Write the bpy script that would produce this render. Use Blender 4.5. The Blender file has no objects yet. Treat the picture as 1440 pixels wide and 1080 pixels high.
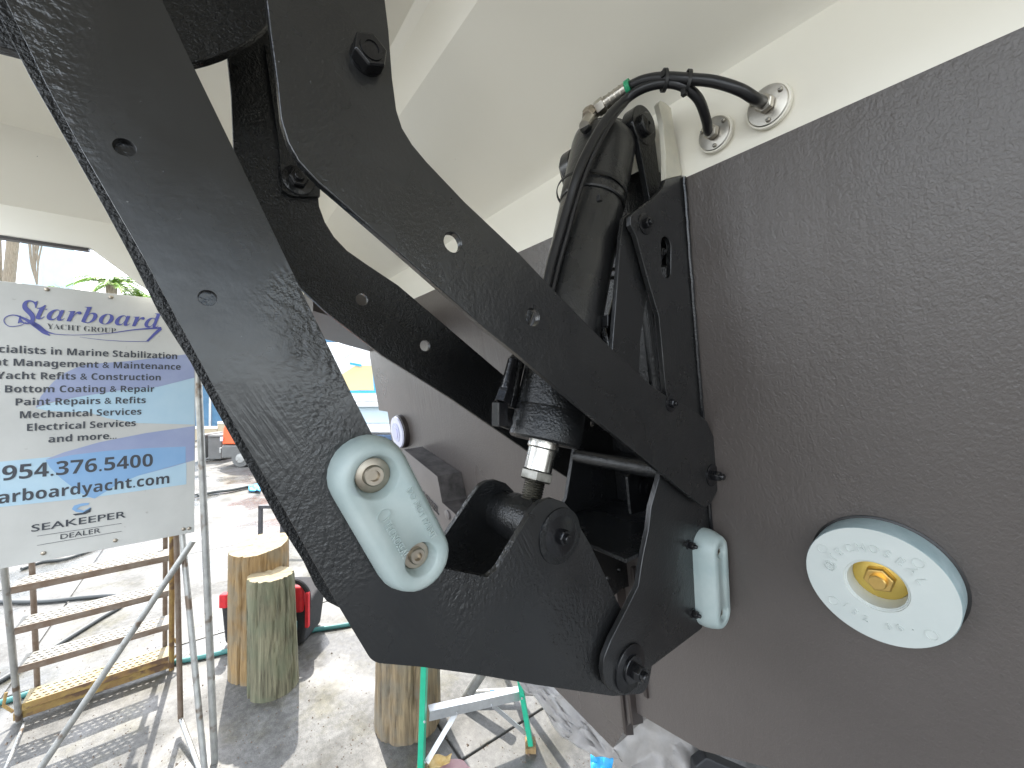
import bpy, math, random
from mathutils import Vector, Matrix, noise
from mathutils.geometry import tessellate_polygon, delaunay_2d_cdt, normal as geo_normal
random.seed(7)
sc = bpy.context.scene
COL = sc.collection
V = Vector

# ------------------------------------------------------------------ camera, sky, sun, exposure
FPX = 560.0
PITCH = math.atan(6 / FPX)
F0 = V((.8, -.6, 0)); RT = V((-.6, -.8, 0)); U0 = V((0, 0, 1))
FW = F0 * math.cos(PITCH) + U0 * math.sin(PITCH)
UP = U0 * math.cos(PITCH) - F0 * math.sin(PITCH)
CAM = V((0, 0, 1.5))
cd = bpy.data.cameras.new('camera'); cam = bpy.data.objects.new('camera', cd); COL.objects.link(cam)
cd.sensor_width = 36; cd.lens = FPX / 1440 * 36; cd.clip_start = .02; cd.clip_end = 3000
B_ = -FW
cam.matrix_world = Matrix(((RT.x, UP.x, B_.x, CAM.x), (RT.y, UP.y, B_.y, CAM.y), (RT.z, UP.z, B_.z, CAM.z), (0, 0, 0, 1)))
sc.camera = cam

SUN_DIR = V((.955, -.10, 0)).normalized(); ELEV = math.radians(52)
S = V((SUN_DIR.x * math.cos(ELEV), SUN_DIR.y * math.cos(ELEV), math.sin(ELEV)))
sd = bpy.data.lights.new('sun', 'SUN'); sun = bpy.data.objects.new('sun', sd); COL.objects.link(sun)
sd.energy = 2.7; sd.angle = math.radians(.6); sd.color = (1, .95, .87)
sun.rotation_euler = (-S).to_track_quat('-Z', 'Y').to_euler(); sun.location = (4, 0, 8)

w = bpy.data.worlds.new('World'); sc.world = w; w.use_nodes = True
nt = w.node_tree; nt.nodes.clear()
def wn(t, **k):
    n = nt.nodes.new(t)
    for a, b in k.items(): setattr(n, a, b)
    return n
sky = wn('ShaderNodeTexSky', sky_type='NISHITA', sun_disc=False)
sky.sun_elevation = ELEV; sky.sun_rotation = math.atan2(SUN_DIR.x, SUN_DIR.y); sky.air_density = 1.0; sky.dust_density = 1.5
bg = wn('ShaderNodeBackground'); bg.inputs[1].default_value = .15
out = wn('ShaderNodeOutputWorld')
tc = wn('ShaderNodeTexCoord'); mp = wn('ShaderNodeMapping'); mp.inputs['Scale'].default_value = (1, 1, 2.4)
nz = wn('ShaderNodeTexNoise'); nz.inputs['Scale'].default_value = 3.2; nz.inputs['Detail'].default_value = 9; nz.inputs['Roughness'].default_value = .58
cr = wn('ShaderNodeValToRGB'); cr.color_ramp.elements[0].position = .42; cr.color_ramp.elements[1].position = .58
mx = wn('ShaderNodeMixRGB'); mx.inputs[2].default_value = (12, 12.4, 12.9, 1)
L = nt.links.new
L(tc.outputs['Generated'], mp.inputs[0]); L(mp.outputs[0], nz.inputs['Vector']); L(nz.outputs['Fac'], cr.inputs[0])
L(cr.outputs[0], mx.inputs[0]); L(sky.outputs[0], mx.inputs[1]); L(mx.outputs[0], bg.inputs[0]); L(bg.outputs[0], out.inputs[0])

sc.view_settings.view_transform = 'Standard'; sc.view_settings.look = 'None'
sc.view_settings.exposure = 1.75; sc.view_settings.gamma = 1
sc.cycles.max_bounces = 8; sc.cycles.diffuse_bounces = 5; sc.cycles.use_denoising = True

# ------------------------------------------------------------------ measuring helpers
def ray(px, py): return FW + RT * ((px - 720) / FPX) - UP * ((py - 540) / FPX)
def onx(px, py, x): r = ray(px, py); return CAM + r * (x / r.x)
def ony(px, py, y): r = ray(px, py); return CAM + r * (y / r.y)
def onz(px, py, z=0): r = ray(px, py); return CAM + r * ((z - CAM.z) / r.z)
def atd(px, py, d): return CAM + ray(px, py) * d
TH = math.radians(8); TN = V((0, math.cos(TH), -math.sin(TH))); TP = V((0, -.668, 1.27)); TV = V((0, math.sin(TH), math.cos(TH)))
def onT(px, py, off=0): r = ray(px, py); return CAM + r * ((TN.dot(TP - CAM) + off) / TN.dot(r))
def ty(z): return -.668 + math.tan(TH) * (z - 1.27)

# ------------------------------------------------------------------ materials
def mat(name, c1, c2=None, ns=8, rough=.5, metal=0, bumps=(), coat=0, stretch=(1, 1, 1), rvar=0, spots=None, contrast=(.35, .65), spec=None):
    m = bpy.data.materials.new(name); m.use_nodes = True; t = m.node_tree; P = t.nodes['Principled BSDF']; k = t.links.new
    c = t.nodes.new('ShaderNodeTexCoord'); mpn = t.nodes.new('ShaderNodeMapping'); mpn.inputs['Scale'].default_value = stretch
    k(c.outputs['Object'], mpn.inputs[0])
    P.inputs['Roughness'].default_value = rough; P.inputs['Metallic'].default_value = metal
    if spec is not None: P.inputs['Specular IOR Level'].default_value = spec
    P.inputs['Coat Weight'].default_value = coat; P.inputs['Coat Roughness'].default_value = .12
    def nz(scale, det=6, r=.55):
        n = t.nodes.new('ShaderNodeTexNoise'); n.inputs['Scale'].default_value = scale; n.inputs['Detail'].default_value = det; n.inputs['Roughness'].default_value = r
        k(mpn.outputs[0], n.inputs['Vector']); return n
    col = None
    if c2:
        n = nz(ns, 8, .6); r = t.nodes.new('ShaderNodeValToRGB'); r.color_ramp.elements[0].position = contrast[0]; r.color_ramp.elements[1].position = contrast[1]
        r.color_ramp.elements[0].color = (*c1, 1); r.color_ramp.elements[1].color = (*c2, 1); k(n.outputs['Fac'], r.inputs[0]); col = r.outputs[0]
    if spots:
        sc_, lo, hi, scol = spots
        n = nz(sc_, 3, .5); r = t.nodes.new('ShaderNodeValToRGB'); r.color_ramp.elements[0].position = lo; r.color_ramp.elements[1].position = hi
        k(n.outputs['Fac'], r.inputs[0]); x = t.nodes.new('ShaderNodeMixRGB'); k(r.outputs[0], x.inputs[0])
        if col: k(col, x.inputs[1])
        else: x.inputs[1].default_value = (*c1, 1)
        x.inputs[2].default_value = (*scol, 1); col = x.outputs[0]
    if col: k(col, P.inputs['Base Color'])
    else: P.inputs['Base Color'].default_value = (*c1, 1)
    if rvar:
        n = nz(ns * .7 + 1, 5); a = t.nodes.new('ShaderNodeMapRange'); a.inputs['From Min'].default_value = .3; a.inputs['From Max'].default_value = .7
        a.inputs['To Min'].default_value = max(.03, rough - rvar); a.inputs['To Max'].default_value = min(1, rough + rvar); k(n.outputs['Fac'], a.inputs['Value']); k(a.outputs[0], P.inputs['Roughness'])
    last = None
    for (s, st, d) in bumps:
        n = nz(s, 3); b = t.nodes.new('ShaderNodeBump'); b.inputs['Strength'].default_value = st; b.inputs['Distance'].default_value = d
        k(n.outputs['Fac'], b.inputs['Height'])
        if last: k(last.outputs[0], b.inputs['Normal'])
        last = b
    if last:
        k(last.outputs[0], P.inputs['Normal'])
        if coat: k(last.outputs[0], P.inputs['Coat Normal'])
    m['_'] = 0
    return m
M = {}
M['black'] = mat('black_paint', (.010, .0105, .011), (.015, .015, .015), 12, .30, 0, ((300, .20, .0016), (75, .16, .003), (9, .18, .008)), 0, rvar=.09, spots=(150, .745, .77, (.10, .10, .10)), spec=.75)
M['black_thick'] = mat('thick_black_paint', (.010, .0105, .011), None, 12, .25, 0, ((330, .55, .0022), (90, .35, .003)), 0, rvar=.1)
M['edge'] = M['black_thick']
M['blackgloss'] = mat('gloss_black_paint', (.008, .008, .009), None, 9, .22, 0, ((300, .3, .001), (40, .25, .002)), 0, rvar=.08)
M['rubber'] = mat('black_rubber', (.012, .012, .013), None, 9, .32, 0, ((90, .1, .001),))
M['tie'] = mat('black_nylon', (.01, .01, .01), None, 9, .4)
M['white'] = mat('white_gelcoat', (.84, .80, .69), (.87, .835, .73), 2.0, .30, 0, ((5, .05, .004),), 0, spots=(48, .765, .775, (.3, .28, .24)))
M['whiteplate'] = mat('white_painted_steel', (.52, .50, .42), (.66, .62, .5), 18, .45, 0, ((120, .3, .001),))
M['zinc'] = mat('pale_zinc', (.315, .385, .375), (.42, .475, .455), 14, .50, 0, ((150, .12, .0006), (26, .12, .001)), 0, rvar=.1, spots=(34, .66, .74, (.33, .39, .40)))
M['zinc_round'] = mat('pale_zinc_disc', (.49, .53, .505), (.55, .58, .55), 9, .55, 0, ((160, .10, .0005),), 0)
M['shaded_zinc_rim'] = mat('shaded_zinc_rim', (.26, .34, .35), (.34, .42, .43), 40, .45, 0, ((150, .2, .0006),), 0)  # darker than the disc face: the rim's shade is put into its colour
M['steel'] = mat('stainless_steel', (.56, .53, .47), (.44, .41, .36), 40, .36, 1, ((200, .08, .0005),), rvar=.08)
M['bolt_steel'] = mat('dull_steel_bolt', (.45, .40, .33), (.34, .29, .23), 60, .38, 1, ((200, .1, .0005),))
M['darknut'] = mat('greased_steel', (.30, .29, .26), (.12, .115, .10), 50, .36, 1, ((200, .2, .0008),))
M['chrome'] = mat('chromed_rod', (.58, .56, .52), (.40, .38, .34), 30, .26, 1, rvar=.1)
M['brass'] = mat('brass', (.80, .55, .20), (.68, .45, .14), 50, .33, 1)
M['yellow'] = mat('yellow_passivated_washer', (.82, .62, .18), (.74, .52, .13), 30, .36, .85)
M['green'] = mat('green_tape', (.02, .30, .14), None, 5, .4)
def arm_mat():
    m = mat('brushed_black_paint', (.010, .0105, .011), (.015, .015, .015), 9, .27, 0, (), 0, rvar=.08, spec=.75, spots=(170, .75, .77, (.13, .13, .13)))
    t = m.node_tree; k = t.links.new; P = t.nodes['Principled BSDF']; c = t.nodes.new('ShaderNodeTexCoord'); prev = None
    def big(seed, lo, hi, mx_):
        a = t.nodes.new('ShaderNodeMapping'); a.inputs['Location'].default_value = (seed, seed * 2, 0); k(c.outputs['Object'], a.inputs[0])
        g = t.nodes.new('ShaderNodeTexNoise'); g.inputs['Scale'].default_value = 6; k(a.outputs[0], g.inputs['Vector'])
        r = t.nodes.new('ShaderNodeMapRange'); r.inputs['From Min'].default_value = lo; r.inputs['From Max'].default_value = hi; r.inputs['To Min'].default_value = mx_ * .05; r.inputs['To Max'].default_value = mx_; k(g.outputs['Fac'], r.inputs['Value']); return r.outputs[0]
    for (scale, dist, stretch, rot, mask) in ((330, .0022, (1, 1, 1), 0, big(3, .44, .62, .42)), (170, .0035, (1, 1, 1), 0, big(3, .47, .60, .48)), (60, .003, (1, 1, 1), 0, big(1, .3, .6, .18)), (240, .0022, (1, 1, .09), -.52, big(7.3, .48, .62, .36)), (9, .006, (1, 1, 1), 0, big(0, .3, .6, .3))):
        a = t.nodes.new('ShaderNodeMapping'); a.vector_type = 'TEXTURE'; a.inputs['Rotation'].default_value = (rot, 0, 0); a.inputs['Scale'].default_value = tuple(1 / q for q in stretch); k(c.outputs['Object'], a.inputs[0])
        n = t.nodes.new('ShaderNodeTexNoise'); n.inputs['Scale'].default_value = scale; n.inputs['Detail'].default_value = 3; k(a.outputs[0], n.inputs['Vector'])
        b = t.nodes.new('ShaderNodeBump'); b.inputs['Distance'].default_value = dist; k(mask, b.inputs['Strength']); k(n.outputs['Fac'], b.inputs['Height'])
        if prev: k(prev.outputs[0], b.inputs['Normal'])
        prev = b
    k(prev.outputs[0], P.inputs['Normal']); return m
M['arm'] = arm_mat()
def transom_mat():
    m = mat('brown_antifouling', (.077, .066, .060), (.096, .083, .076), 1.6, .31, 0, (), 0, rvar=.07, spots=(28, .76, .80, (.03, .025, .025)), spec=.6)
    t = m.node_tree; k = t.links.new; P = t.nodes['Principled BSDF']
    c = t.nodes.new('ShaderNodeTexCoord')
    def layer(scale, st, dist, stretch, prev, mask=None, rot=0):
        a = t.nodes.new('ShaderNodeMapping'); a.inputs['Scale'].default_value = stretch; a.inputs['Rotation'].default_value = (0, rot, 0); k(c.outputs['Object'], a.inputs[0])
        n = t.nodes.new('ShaderNodeTexNoise'); n.inputs['Scale'].default_value = scale; n.inputs['Detail'].default_value = 4; n.inputs['Distortion'].default_value = .4; k(a.outputs[0], n.inputs['Vector'])
        b = t.nodes.new('ShaderNodeBump'); b.inputs['Distance'].default_value = dist; k(n.outputs['Fac'], b.inputs['Height'])
        if mask:
            g = t.nodes.new('ShaderNodeTexNoise'); g.inputs['Scale'].default_value = 2.3; k(c.outputs['Object'], g.inputs['Vector'])
            r = t.nodes.new('ShaderNodeMapRange'); r.inputs['From Min'].default_value = .47; r.inputs['From Max'].default_value = .66; r.inputs['To Max'].default_value = st; k(g.outputs['Fac'], r.inputs['Value']); k(r.outputs[0], b.inputs['Strength'])
        else: b.inputs['Strength'].default_value = st
        if prev: k(prev.outputs[0], b.inputs['Normal'])
        return b
    a = layer(380, .36, .0018, (1, 1, .8), None)
    a = layer(150, .26, .0022, (1, 1, .7), a)
    a = layer(5, .12, .008, (1, 1, 1), a)
    a = layer(14, .38, .007, (2.4, 1, .35), a, True, .12)
    k(a.outputs[0], P.inputs['Normal']); return m
M['brown'] = transom_mat()
M['darkbrown'] = mat('dark_brown_paint', (.030, .023, .020), (.042, .033, .030), 12, .45, 0, ((150, .25, .001),))
M['blotchbrown'] = mat('blotchy_brown_paint', (.035, .032, .031), (.11, .10, .097), 22, .5, 0, ((110, .4, .0012),))  # dark, blotchy brown for the block's sides and raised letters
M['block'] = mat('pale_brown_paint', (.135, .122, .118), (.155, .14, .136), 14, .38, 0, ((150, .2, .001),))
M['glass'] = mat('pale_lamp_lens', (.62, .62, .74), None, 5, .15, 0)
M['lens'] = mat('blue_lamp_lens', (.44, .46, .66), (.52, .54, .70), 60, .12)
M['lensmid'] = mat('violet_lamp_lens', (.50, .50, .72), None, 60, .12)

# ------------------------------------------------------------------ mesh builder
def cdt(loops):
    """well-shaped triangles for a flat polygon with holes, as indices into the concatenated loops"""
    flat = [V(p) for l in loops for p in l]; nr = V((0, 0, 0)); l0 = [V(p) for p in loops[0]]
    for i in range(len(l0)): nr += (l0[i] - l0[0]).cross(l0[(i + 1) % len(l0)] - l0[0])
    nr.normalize(); e1 = nr.orthogonal().normalized(); e2 = nr.cross(e1); o = l0[0]
    p2 = [((p - o).dot(e1), (p - o).dot(e2)) for p in flat]; K = 10.0
    from mathutils import Vector as VV
    edges = []; k = 0; polys = []
    for l in loops:
        m = len(l); edges += [(k + i, k + (i + 1) % m) for i in range(m)]; polys.append(p2[k:k + m]); k += m
    v, e, f, ov, oe, of = delaunay_2d_cdt([VV((a * K, b * K)) for a, b in p2], edges, [], 0, 1e-7)
    if len(v) != len(flat): return tessellate_polygon([[V(p) for p in l] for l in loops])
    mp_ = [q[0] for q in ov]
    def inside(pt, poly):
        c = False; j = len(poly) - 1
        for i in range(len(poly)):
            (xi, yi), (xj, yj) = poly[i], poly[j]
            if (yi > pt[1]) != (yj > pt[1]) and pt[0] < (xj - xi) * (pt[1] - yi) / (yj - yi) + xi: c = not c
            j = i
        return c
    out_ = []
    for t in f:
        t = [mp_[i] for i in t]; c = (sum(p2[i][0] for i in t) / 3, sum(p2[i][1] for i in t) / 3)
        if inside(c, polys[0]) and not any(inside(c, h) for h in polys[1:]): out_.append(tuple(t))
    return out_
class MB:
    def __init__(s): s.v = []; s.f = []; s.mi = []; s.cur = 0
    def add(s, vs, fs):
        o = len(s.v); s.v += [V(a) for a in vs]; s.f += [tuple(i + o for i in f) for f in fs]; s.mi += [s.cur] * len(fs)
    def plate(s, pts, off, holes=()):
        loops = [pts] + list(holes); flat = [V(p) for l in loops for p in l]; off = V(off)
        tris = cdt(loops); n = len(flat)
        fs = []; tot = 0
        for t in tris:
            a, b, c = (flat[i] for i in t); tot += (b - a).cross(c - a).dot(off)
        for t in tris:
            if tot > 0: t = (t[0], t[2], t[1])
            fs.append(tuple(t)); fs.append((t[0] + n, t[2] + n, t[1] + n))
        # signed orientation of loops decides the winding of the walls
        k = 0
        for li, l in enumerate(loops):
            m = len(l); nr = V((0, 0, 0))
            for i in range(m): nr += V(l[i]).cross(V(l[(i + 1) % m]))
            ccw = nr.dot(off) > 0
            if li: ccw = not ccw
            for i in range(m):
                a, b = k + i, k + (i + 1) % m
                fs.append((a, b, b + n, a + n) if ccw else (b, a, a + n, b + n))
            k += m
        s.add(flat + [p + off for p in flat], fs)
        return s
    def lathe(s, o, ax, prof, seg=32, ph=0, squash=None):
        ax = V(ax).normalized(); t = V((0, 0, 1)) if abs(ax.z) < .9 else V((1, 0, 0)); e1 = ax.cross(t).normalized(); e2 = ax.cross(e1).normalized(); o = V(o)
        vs = []; fs = []
        for (r, h) in prof:
            for i in range(seg):
                a = 2 * math.pi * i / seg + ph; vs.append(o + ax * h + (e1 * math.cos(a) + e2 * math.sin(a)) * r)
        for j in range(len(prof) - 1):
            for i in range(seg):
                a = j * seg + i; b = j * seg + (i + 1) % seg; fs.append((a, b, b + seg, a + seg))
        if prof[0][0] > 1e-6: fs.append(tuple(range(seg - 1, -1, -1)))
        if prof[-1][0] > 1e-6: fs.append(tuple((len(prof) - 1) * seg + i for i in range(seg)))
        s.add(vs, fs); return s
    def tube(s, pts, r, seg=12, smooth=0, caps=True):
        pts = [V(p) for p in pts]
        if smooth: pts = spline(pts, smooth)
        rs = r if isinstance(r, (list, tuple)) else [r] * len(pts)
        if len(rs) != len(pts): rs = [rs[min(len(rs) - 1, int(i * len(rs) / len(pts)))] for i in range(len(pts))]
        vs = []; fs = []; pe = None
        for i, p in enumerate(pts):
            d = (pts[min(i + 1, len(pts) - 1)] - pts[max(i - 1, 0)]).normalized()
            if pe is None: t = V((0, 0, 1)) if abs(d.z) < .9 else V((1, 0, 0)); e = d.cross(t).normalized()
            else: e = (pe - d * pe.dot(d)).normalized()
            pe = e; g = d.cross(e)
            for k in range(seg):
                a = 2 * math.pi * k / seg; vs.append(p + (e * math.cos(a) + g * math.sin(a)) * rs[i])
        for i in range(len(pts) - 1):
            for k in range(seg):
                a = i * seg + k; b = i * seg + (k + 1) % seg; fs.append((a, b, b + seg, a + seg))
        if caps: fs.append(tuple(range(seg - 1, -1, -1))); fs.append(tuple((len(pts) - 1) * seg + i for i in range(seg)))
        s.add(vs, fs); return s
    def box(s, c, h, ax=None):
        c = V(c); X, Y, Z = ax or (V((1, 0, 0)), V((0, 1, 0)), V((0, 0, 1)))
        vs = [c + X * (a * h[0]) + Y * (b * h[1]) + Z * (d * h[2]) for a in (-1, 1) for b in (-1, 1) for d in (-1, 1)]
        s.add(vs, [(0, 1, 3, 2), (4, 6, 7, 5), (0, 4, 5, 1), (2, 3, 7, 6), (0, 2, 6, 4), (1, 5, 7, 3)]); return s
    def bar(s, a, b, wd, tk, side=None):
        a, b = V(a), V(b); d = (b - a).normalized(); sd = V(side) if side else V((0, 0, 1)) if abs(d.z) < .9 else V((1, 0, 0))
        x = (sd - d * sd.dot(d)).normalized(); y = d.cross(x)
        return s.box((a + b) / 2, ((b - a).length / 2, wd / 2, tk / 2), (d, x, y))
    def build(s, name, m, parent=None, bevel=0, ang=35, seg=2, base=None):
        me = bpy.data.meshes.new(name)
        xs = [v.x for v in s.v]; ys = [v.y for v in s.v]; zs = [v.z for v in s.v]
        o0 = V(base) if base else V(((min(xs) + max(xs)) / 2, (min(ys) + max(ys)) / 2, min(zs)))
        me.from_pydata([v - o0 for v in s.v], [], s.f)
        ms = m if isinstance(m, list) else [m]
        for q in ms: me.materials.append(M[q] if isinstance(q, str) else q)
        if len(ms) > 1: me.polygons.foreach_set('material_index', s.mi)
        me.polygons.foreach_set('use_smooth', [True] * len(me.polygons)); me.update()
        try: me.set_sharp_from_angle(angle=math.radians(ang))
        except Exception: pass
        ob = bpy.data.objects.new(name, me); COL.objects.link(ob)
        if parent:
            ob.parent = parent; ob.location = o0 - wloc(parent)
        else: ob.location = o0
        if bevel:
            b = ob.modifiers.new('bevel', 'BEVEL'); b.width = bevel; b.segments = seg; b.limit_method = 'ANGLE'; b.angle_limit = math.radians(40); b.harden_normals = True
        return ob
def wloc(o):
    l = V(o.location)
    while o.parent: o = o.parent; l += V(o.location)
    return l
def spline(p, n):
    q = [p[0] * 2 - p[1]] + list(p) + [p[-1] * 2 - p[-2]]; o = []
    for i in range(1, len(q) - 2):
        for k in range(n):
            t = k / n; a, b, c, d = q[i - 1], q[i], q[i + 1], q[i + 2]
            o.append(.5 * ((2 * b) + (c - a) * t + (2 * a - 5 * b + 4 * c - d) * t * t + (3 * b - a - 3 * c + d) * t ** 3))
    o.append(p[-1]); return o
def tag(o, label=None, cat=None, group=None, kind=None):
    for k, v in (('label', label), ('category', cat), ('group', group), ('kind', kind)):
        if v: o[k] = v
    return o
def empty(name, loc, label, cat, group=None):
    o = bpy.data.objects.new(name, None); COL.objects.link(o); o.location = loc; o.empty_display_size = .1
    return tag(o, label, cat, group)
def rounded(pts, radii, n=5):
    """fillets the corners of a closed polygon of coplanar points"""
    o = []; m = len(pts)
    for i in range(m):
        a, b, c = V(pts[i - 1]), V(pts[i]), V(pts[(i + 1) % m]); r = radii[i] if isinstance(radii, (list, tuple)) else radii
        if r <= 0: o.append(b); continue
        u = (a - b); v = (c - b); lu, lv = u.length, v.length; u.normalize(); v.normalize()
        al = math.acos(max(-1, min(1, u.dot(v))))
        if al > 3.05: o.append(b); continue
        d = min(r / math.tan(al / 2), lu * .48, lv * .48); p, q = b + u * d, b + v * d
        for k in range(n + 1):
            t = k / n; o.append(p * (1 - t) ** 2 + b * 2 * t * (1 - t) * .98 + b * .04 * t * (1 - t) + q * t * t)
    return o
def ring(c, r, e1, e2, n=24): return [V(c) + V(e1) * (r * math.cos(2 * math.pi * i / n)) + V(e2) * (r * math.sin(2 * math.pi * i / n)) for i in range(n)]
EX, EY, EZ = V((1, 0, 0)), V((0, 1, 0)), V((0, 0, 1))
def hole_x(px, py, x, r, n=20): return ring(onx(px, py, x), r, EY, EZ, n)
def PX(pts, x): return [onx(a, b, x) for a, b in pts]

def text(name, body, O, X, Y, m, parent, width=None, cap=None, ext=.0004, bold=.0, shear=0, align='L', cond=1.0, base=None):
    c = bpy.data.curves.new('t', 'FONT'); c.body = body; c.offset = bold; c.shear = shear; c.resolution_u = 3
    o = bpy.data.objects.new('t', c); COL.objects.link(o); bpy.context.view_layer.update()
    me0 = bpy.data.meshes.new_from_object(o); bpy.data.objects.remove(o)
    x0 = min(v.co.x for v in me0.vertices); x1 = max(v.co.x for v in me0.vertices)
    caph = .70
    sy = cap / caph; sx = (width / (x1 - x0)) if width else sy * cond
    X = V(X).normalized(); Y = V(Y).normalized(); Z = X.cross(Y)
    W = (x1 - x0) * sx; sh = {'L': 0, 'C': -W / 2, 'R': -W}[align]
    g = MB(); n = len(me0.vertices)
    top = [V(O) + X * ((v.co.x - x0) * sx + sh) + Y * (v.co.y * sy) + Z * ext for v in me0.vertices]
    fs = [tuple(p.vertices) for p in me0.polygons]
    ec = {}
    for f in fs:
        for i in range(len(f)):
            e = (f[i], f[(i + 1) % len(f)]); ec[e] = 1
    vs = top + [p - Z * ext for p in top]
    nrm = me0.polygons[0].normal.z if me0.polygons else 1
    allf = [f if me0.polygons[i].normal.z > 0 else f[::-1] for i, f in enumerate(fs)]
    side = []
    for f in allf:
        for i in range(len(f)):
            a, b = f[i], f[(i + 1) % len(f)]
            ec[(a, b)] = 2
    for f in allf:
        for i in range(len(f)):
            a, b = f[i], f[(i + 1) % len(f)]
            if ec.get((b, a)) != 2: side.append((b, a, a + n, b + n))
    g.add(vs, allf + side); bpy.data.meshes.remove(me0)
    return g.build(name, m, parent)

def B(t):
    o = ''
    for ch in t:
        if 'A' <= ch <= 'Z': o += chr(0x1D5D4 + ord(ch) - 65)
        elif 'a' <= ch <= 'z': o += chr(0x1D5EE + ord(ch) - 97)
        elif '0' <= ch <= '9': o += chr(0x1D7EC + ord(ch) - 48)
        else: o += ch
    return o

def hexbolt(parent, P, ax, r, m='blackgloss', washer=1.7, h=None, stud=.5, name='bolt', sub='washer', thick=None):
    """a hex nut on a washer, with the end of its stud showing"""
    ax = V(ax).normalized(); h = h or r * 1.0; tw = thick or r * .22
    g = MB(); g.lathe(V(P) + ax * tw * .9, ax, [(r * .93, 0), (r, h * .12), (r, h * .85), (r * .85, h)], 6, random.random())
    if stud: g.lathe(V(P) + ax * (tw + h * .9), ax, [(r * stud, 0), (r * stud, h * .5), (r * stud * .8, h * .62)], 14)
    b = g.build(name, m, parent, bevel=r * .08)
    if washer: MB().lathe(V(P), ax, [(r * washer, -.0005), (r * washer, tw * .8), (r * washer * .94, tw)], 28).build(sub, m, b)
    return b

# ================================================================== GROUND
def concrete():
    m = mat('yard_concrete', (.085, .083, .077), (.138, .136, .128), 1.4, .62, 0, ((120, .25, .002), (9, .2, .006)), 0, spots=(3.1, .56, .70, (.058, .056, .048)))
    t = m.node_tree; k = t.links.new; P = t.nodes['Principled BSDF']
    c = t.nodes.new('ShaderNodeTexCoord'); n = t.nodes.new('ShaderNodeTexNoise'); n.inputs['Scale'].default_value = 1.5; n.inputs['Detail'].default_value = 5
    k(c.outputs['Object'], n.inputs['Vector']); r = t.nodes.new('ShaderNodeMapRange')
    r.inputs['From Min'].default_value = .42; r.inputs['From Max'].default_value = .58; r.inputs['To Min'].default_value = .22; r.inputs['To Max'].default_value = .75
    k(n.outputs['Fac'], r.inputs['Value']); k(r.outputs[0], P.inputs['Roughness'])
    # fine grit and stain speckle
    n2 = t.nodes.new('ShaderNodeTexNoise'); n2.inputs['Scale'].default_value = 38; n2.inputs['Detail'].default_value = 8; k(c.outputs['Object'], n2.inputs['Vector'])
    r2 = t.nodes.new('ShaderNodeMapRange'); r2.inputs['From Min'].default_value = .35; r2.inputs['From Max'].default_value = .65; r2.inputs['To Min'].default_value = .74; r2.inputs['To Max'].default_value = 1.18
    k(n2.outputs['Fac'], r2.inputs['Value']); old = P.inputs['Base Color'].links[0].from_socket
    x = t.nodes.new('ShaderNodeMixRGB'); x.blend_type = 'MULTIPLY'; x.inputs[0].default_value = 1; k(old, x.inputs[1]); k(r2.outputs[0], x.inputs[2]); 
    n3 = t.nodes.new('ShaderNodeTexNoise'); n3.inputs['Scale'].default_value = 2.6; n3.inputs['Detail'].default_value = 10; n3.inputs['Roughness'].default_value = .7; k(c.outputs['Object'], n3.inputs['Vector'])
    r3 = t.nodes.new('ShaderNodeValToRGB'); r3.color_ramp.elements[0].position = .50; r3.color_ramp.elements[0].color = (1, 1, 1, 1); r3.color_ramp.elements[1].position = .62; r3.color_ramp.elements[1].color = (.74, .70, .50, 1)
    k(n3.outputs['Fac'], r3.inputs[0]); y = t.nodes.new('ShaderNodeMixRGB'); y.blend_type = 'MULTIPLY'; y.inputs[0].default_value = .8; k(x.outputs[0], y.inputs[1]); k(r3.outputs[0], y.inputs[2])
    n4 = t.nodes.new('ShaderNodeTexNoise'); n4.inputs['Scale'].default_value = 190; n4.inputs['Detail'].default_value = 4; k(c.outputs['Object'], n4.inputs['Vector'])
    r4 = t.nodes.new('ShaderNodeMapRange'); r4.inputs['From Min'].default_value = .3; r4.inputs['From Max'].default_value = .7; r4.inputs['To Min'].default_value = .75; r4.inputs['To Max'].default_value = 1.2; k(n4.outputs['Fac'], r4.inputs['Value'])
    z = t.nodes.new('ShaderNodeMixRGB'); z.blend_type = 'MULTIPLY'; z.inputs[0].default_value = 1; k(y.outputs[0], z.inputs[1]); k(r4.outputs[0], z.inputs[2]); k(z.outputs[0], P.inputs['Base Color'])
    return m
M['concrete'] = concrete()
g = MB(); g.add([(-600, -600, -.012), (600, -600, -.012), (600, 600, -.012), (-600, 600, -.012)], [(0, 1, 2, 3)])
ground = g.build('ground', 'concrete', base=(0, 0, 0)); tag(ground, kind='structure')
for i in range(4):
    for j in range(5):
        x0, y0 = -.2 + i * 1.62, -4.05 + j * 1.62
        MB().box((x0 + .81, y0 + .81, -.05), (.805, .805, .05 - random.random() * .0015)).build('slab', 'concrete', ground, bevel=.004, base=(0, 0, 0))

# ================================================================== YACHT
yacht = empty('yacht', (.5, -2.5, .74), 'big white yacht hull with brown antifouling and raked transom held above the concrete yard', 'yacht')
def rel(x, z): return V((x, ty(z), z))
bot = [onT(a, b) for a, b in [(895, 1002), (862, 1052), (780, 968), (680, 832), (553, 655), (551, 619), (545, 579), (533, 577), (520, 501)]]
near = [onT(1090, 1082), onT(985, 1055)]
out2d = [V((-.85, 0, 1.22))] + near + bot
WL = 1.83
top = [V((1.93, 0, WL)), V((-.85, 0, WL))]
outl = [rel(p.x, p.z) for p in out2d] + [rel(p.x, p.z) for p in top]
back = V((0, -.05, 0))
MB().plate(outl, back).build('transom', 'brown', yacht, base=(0, -.668, 1.27))
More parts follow.
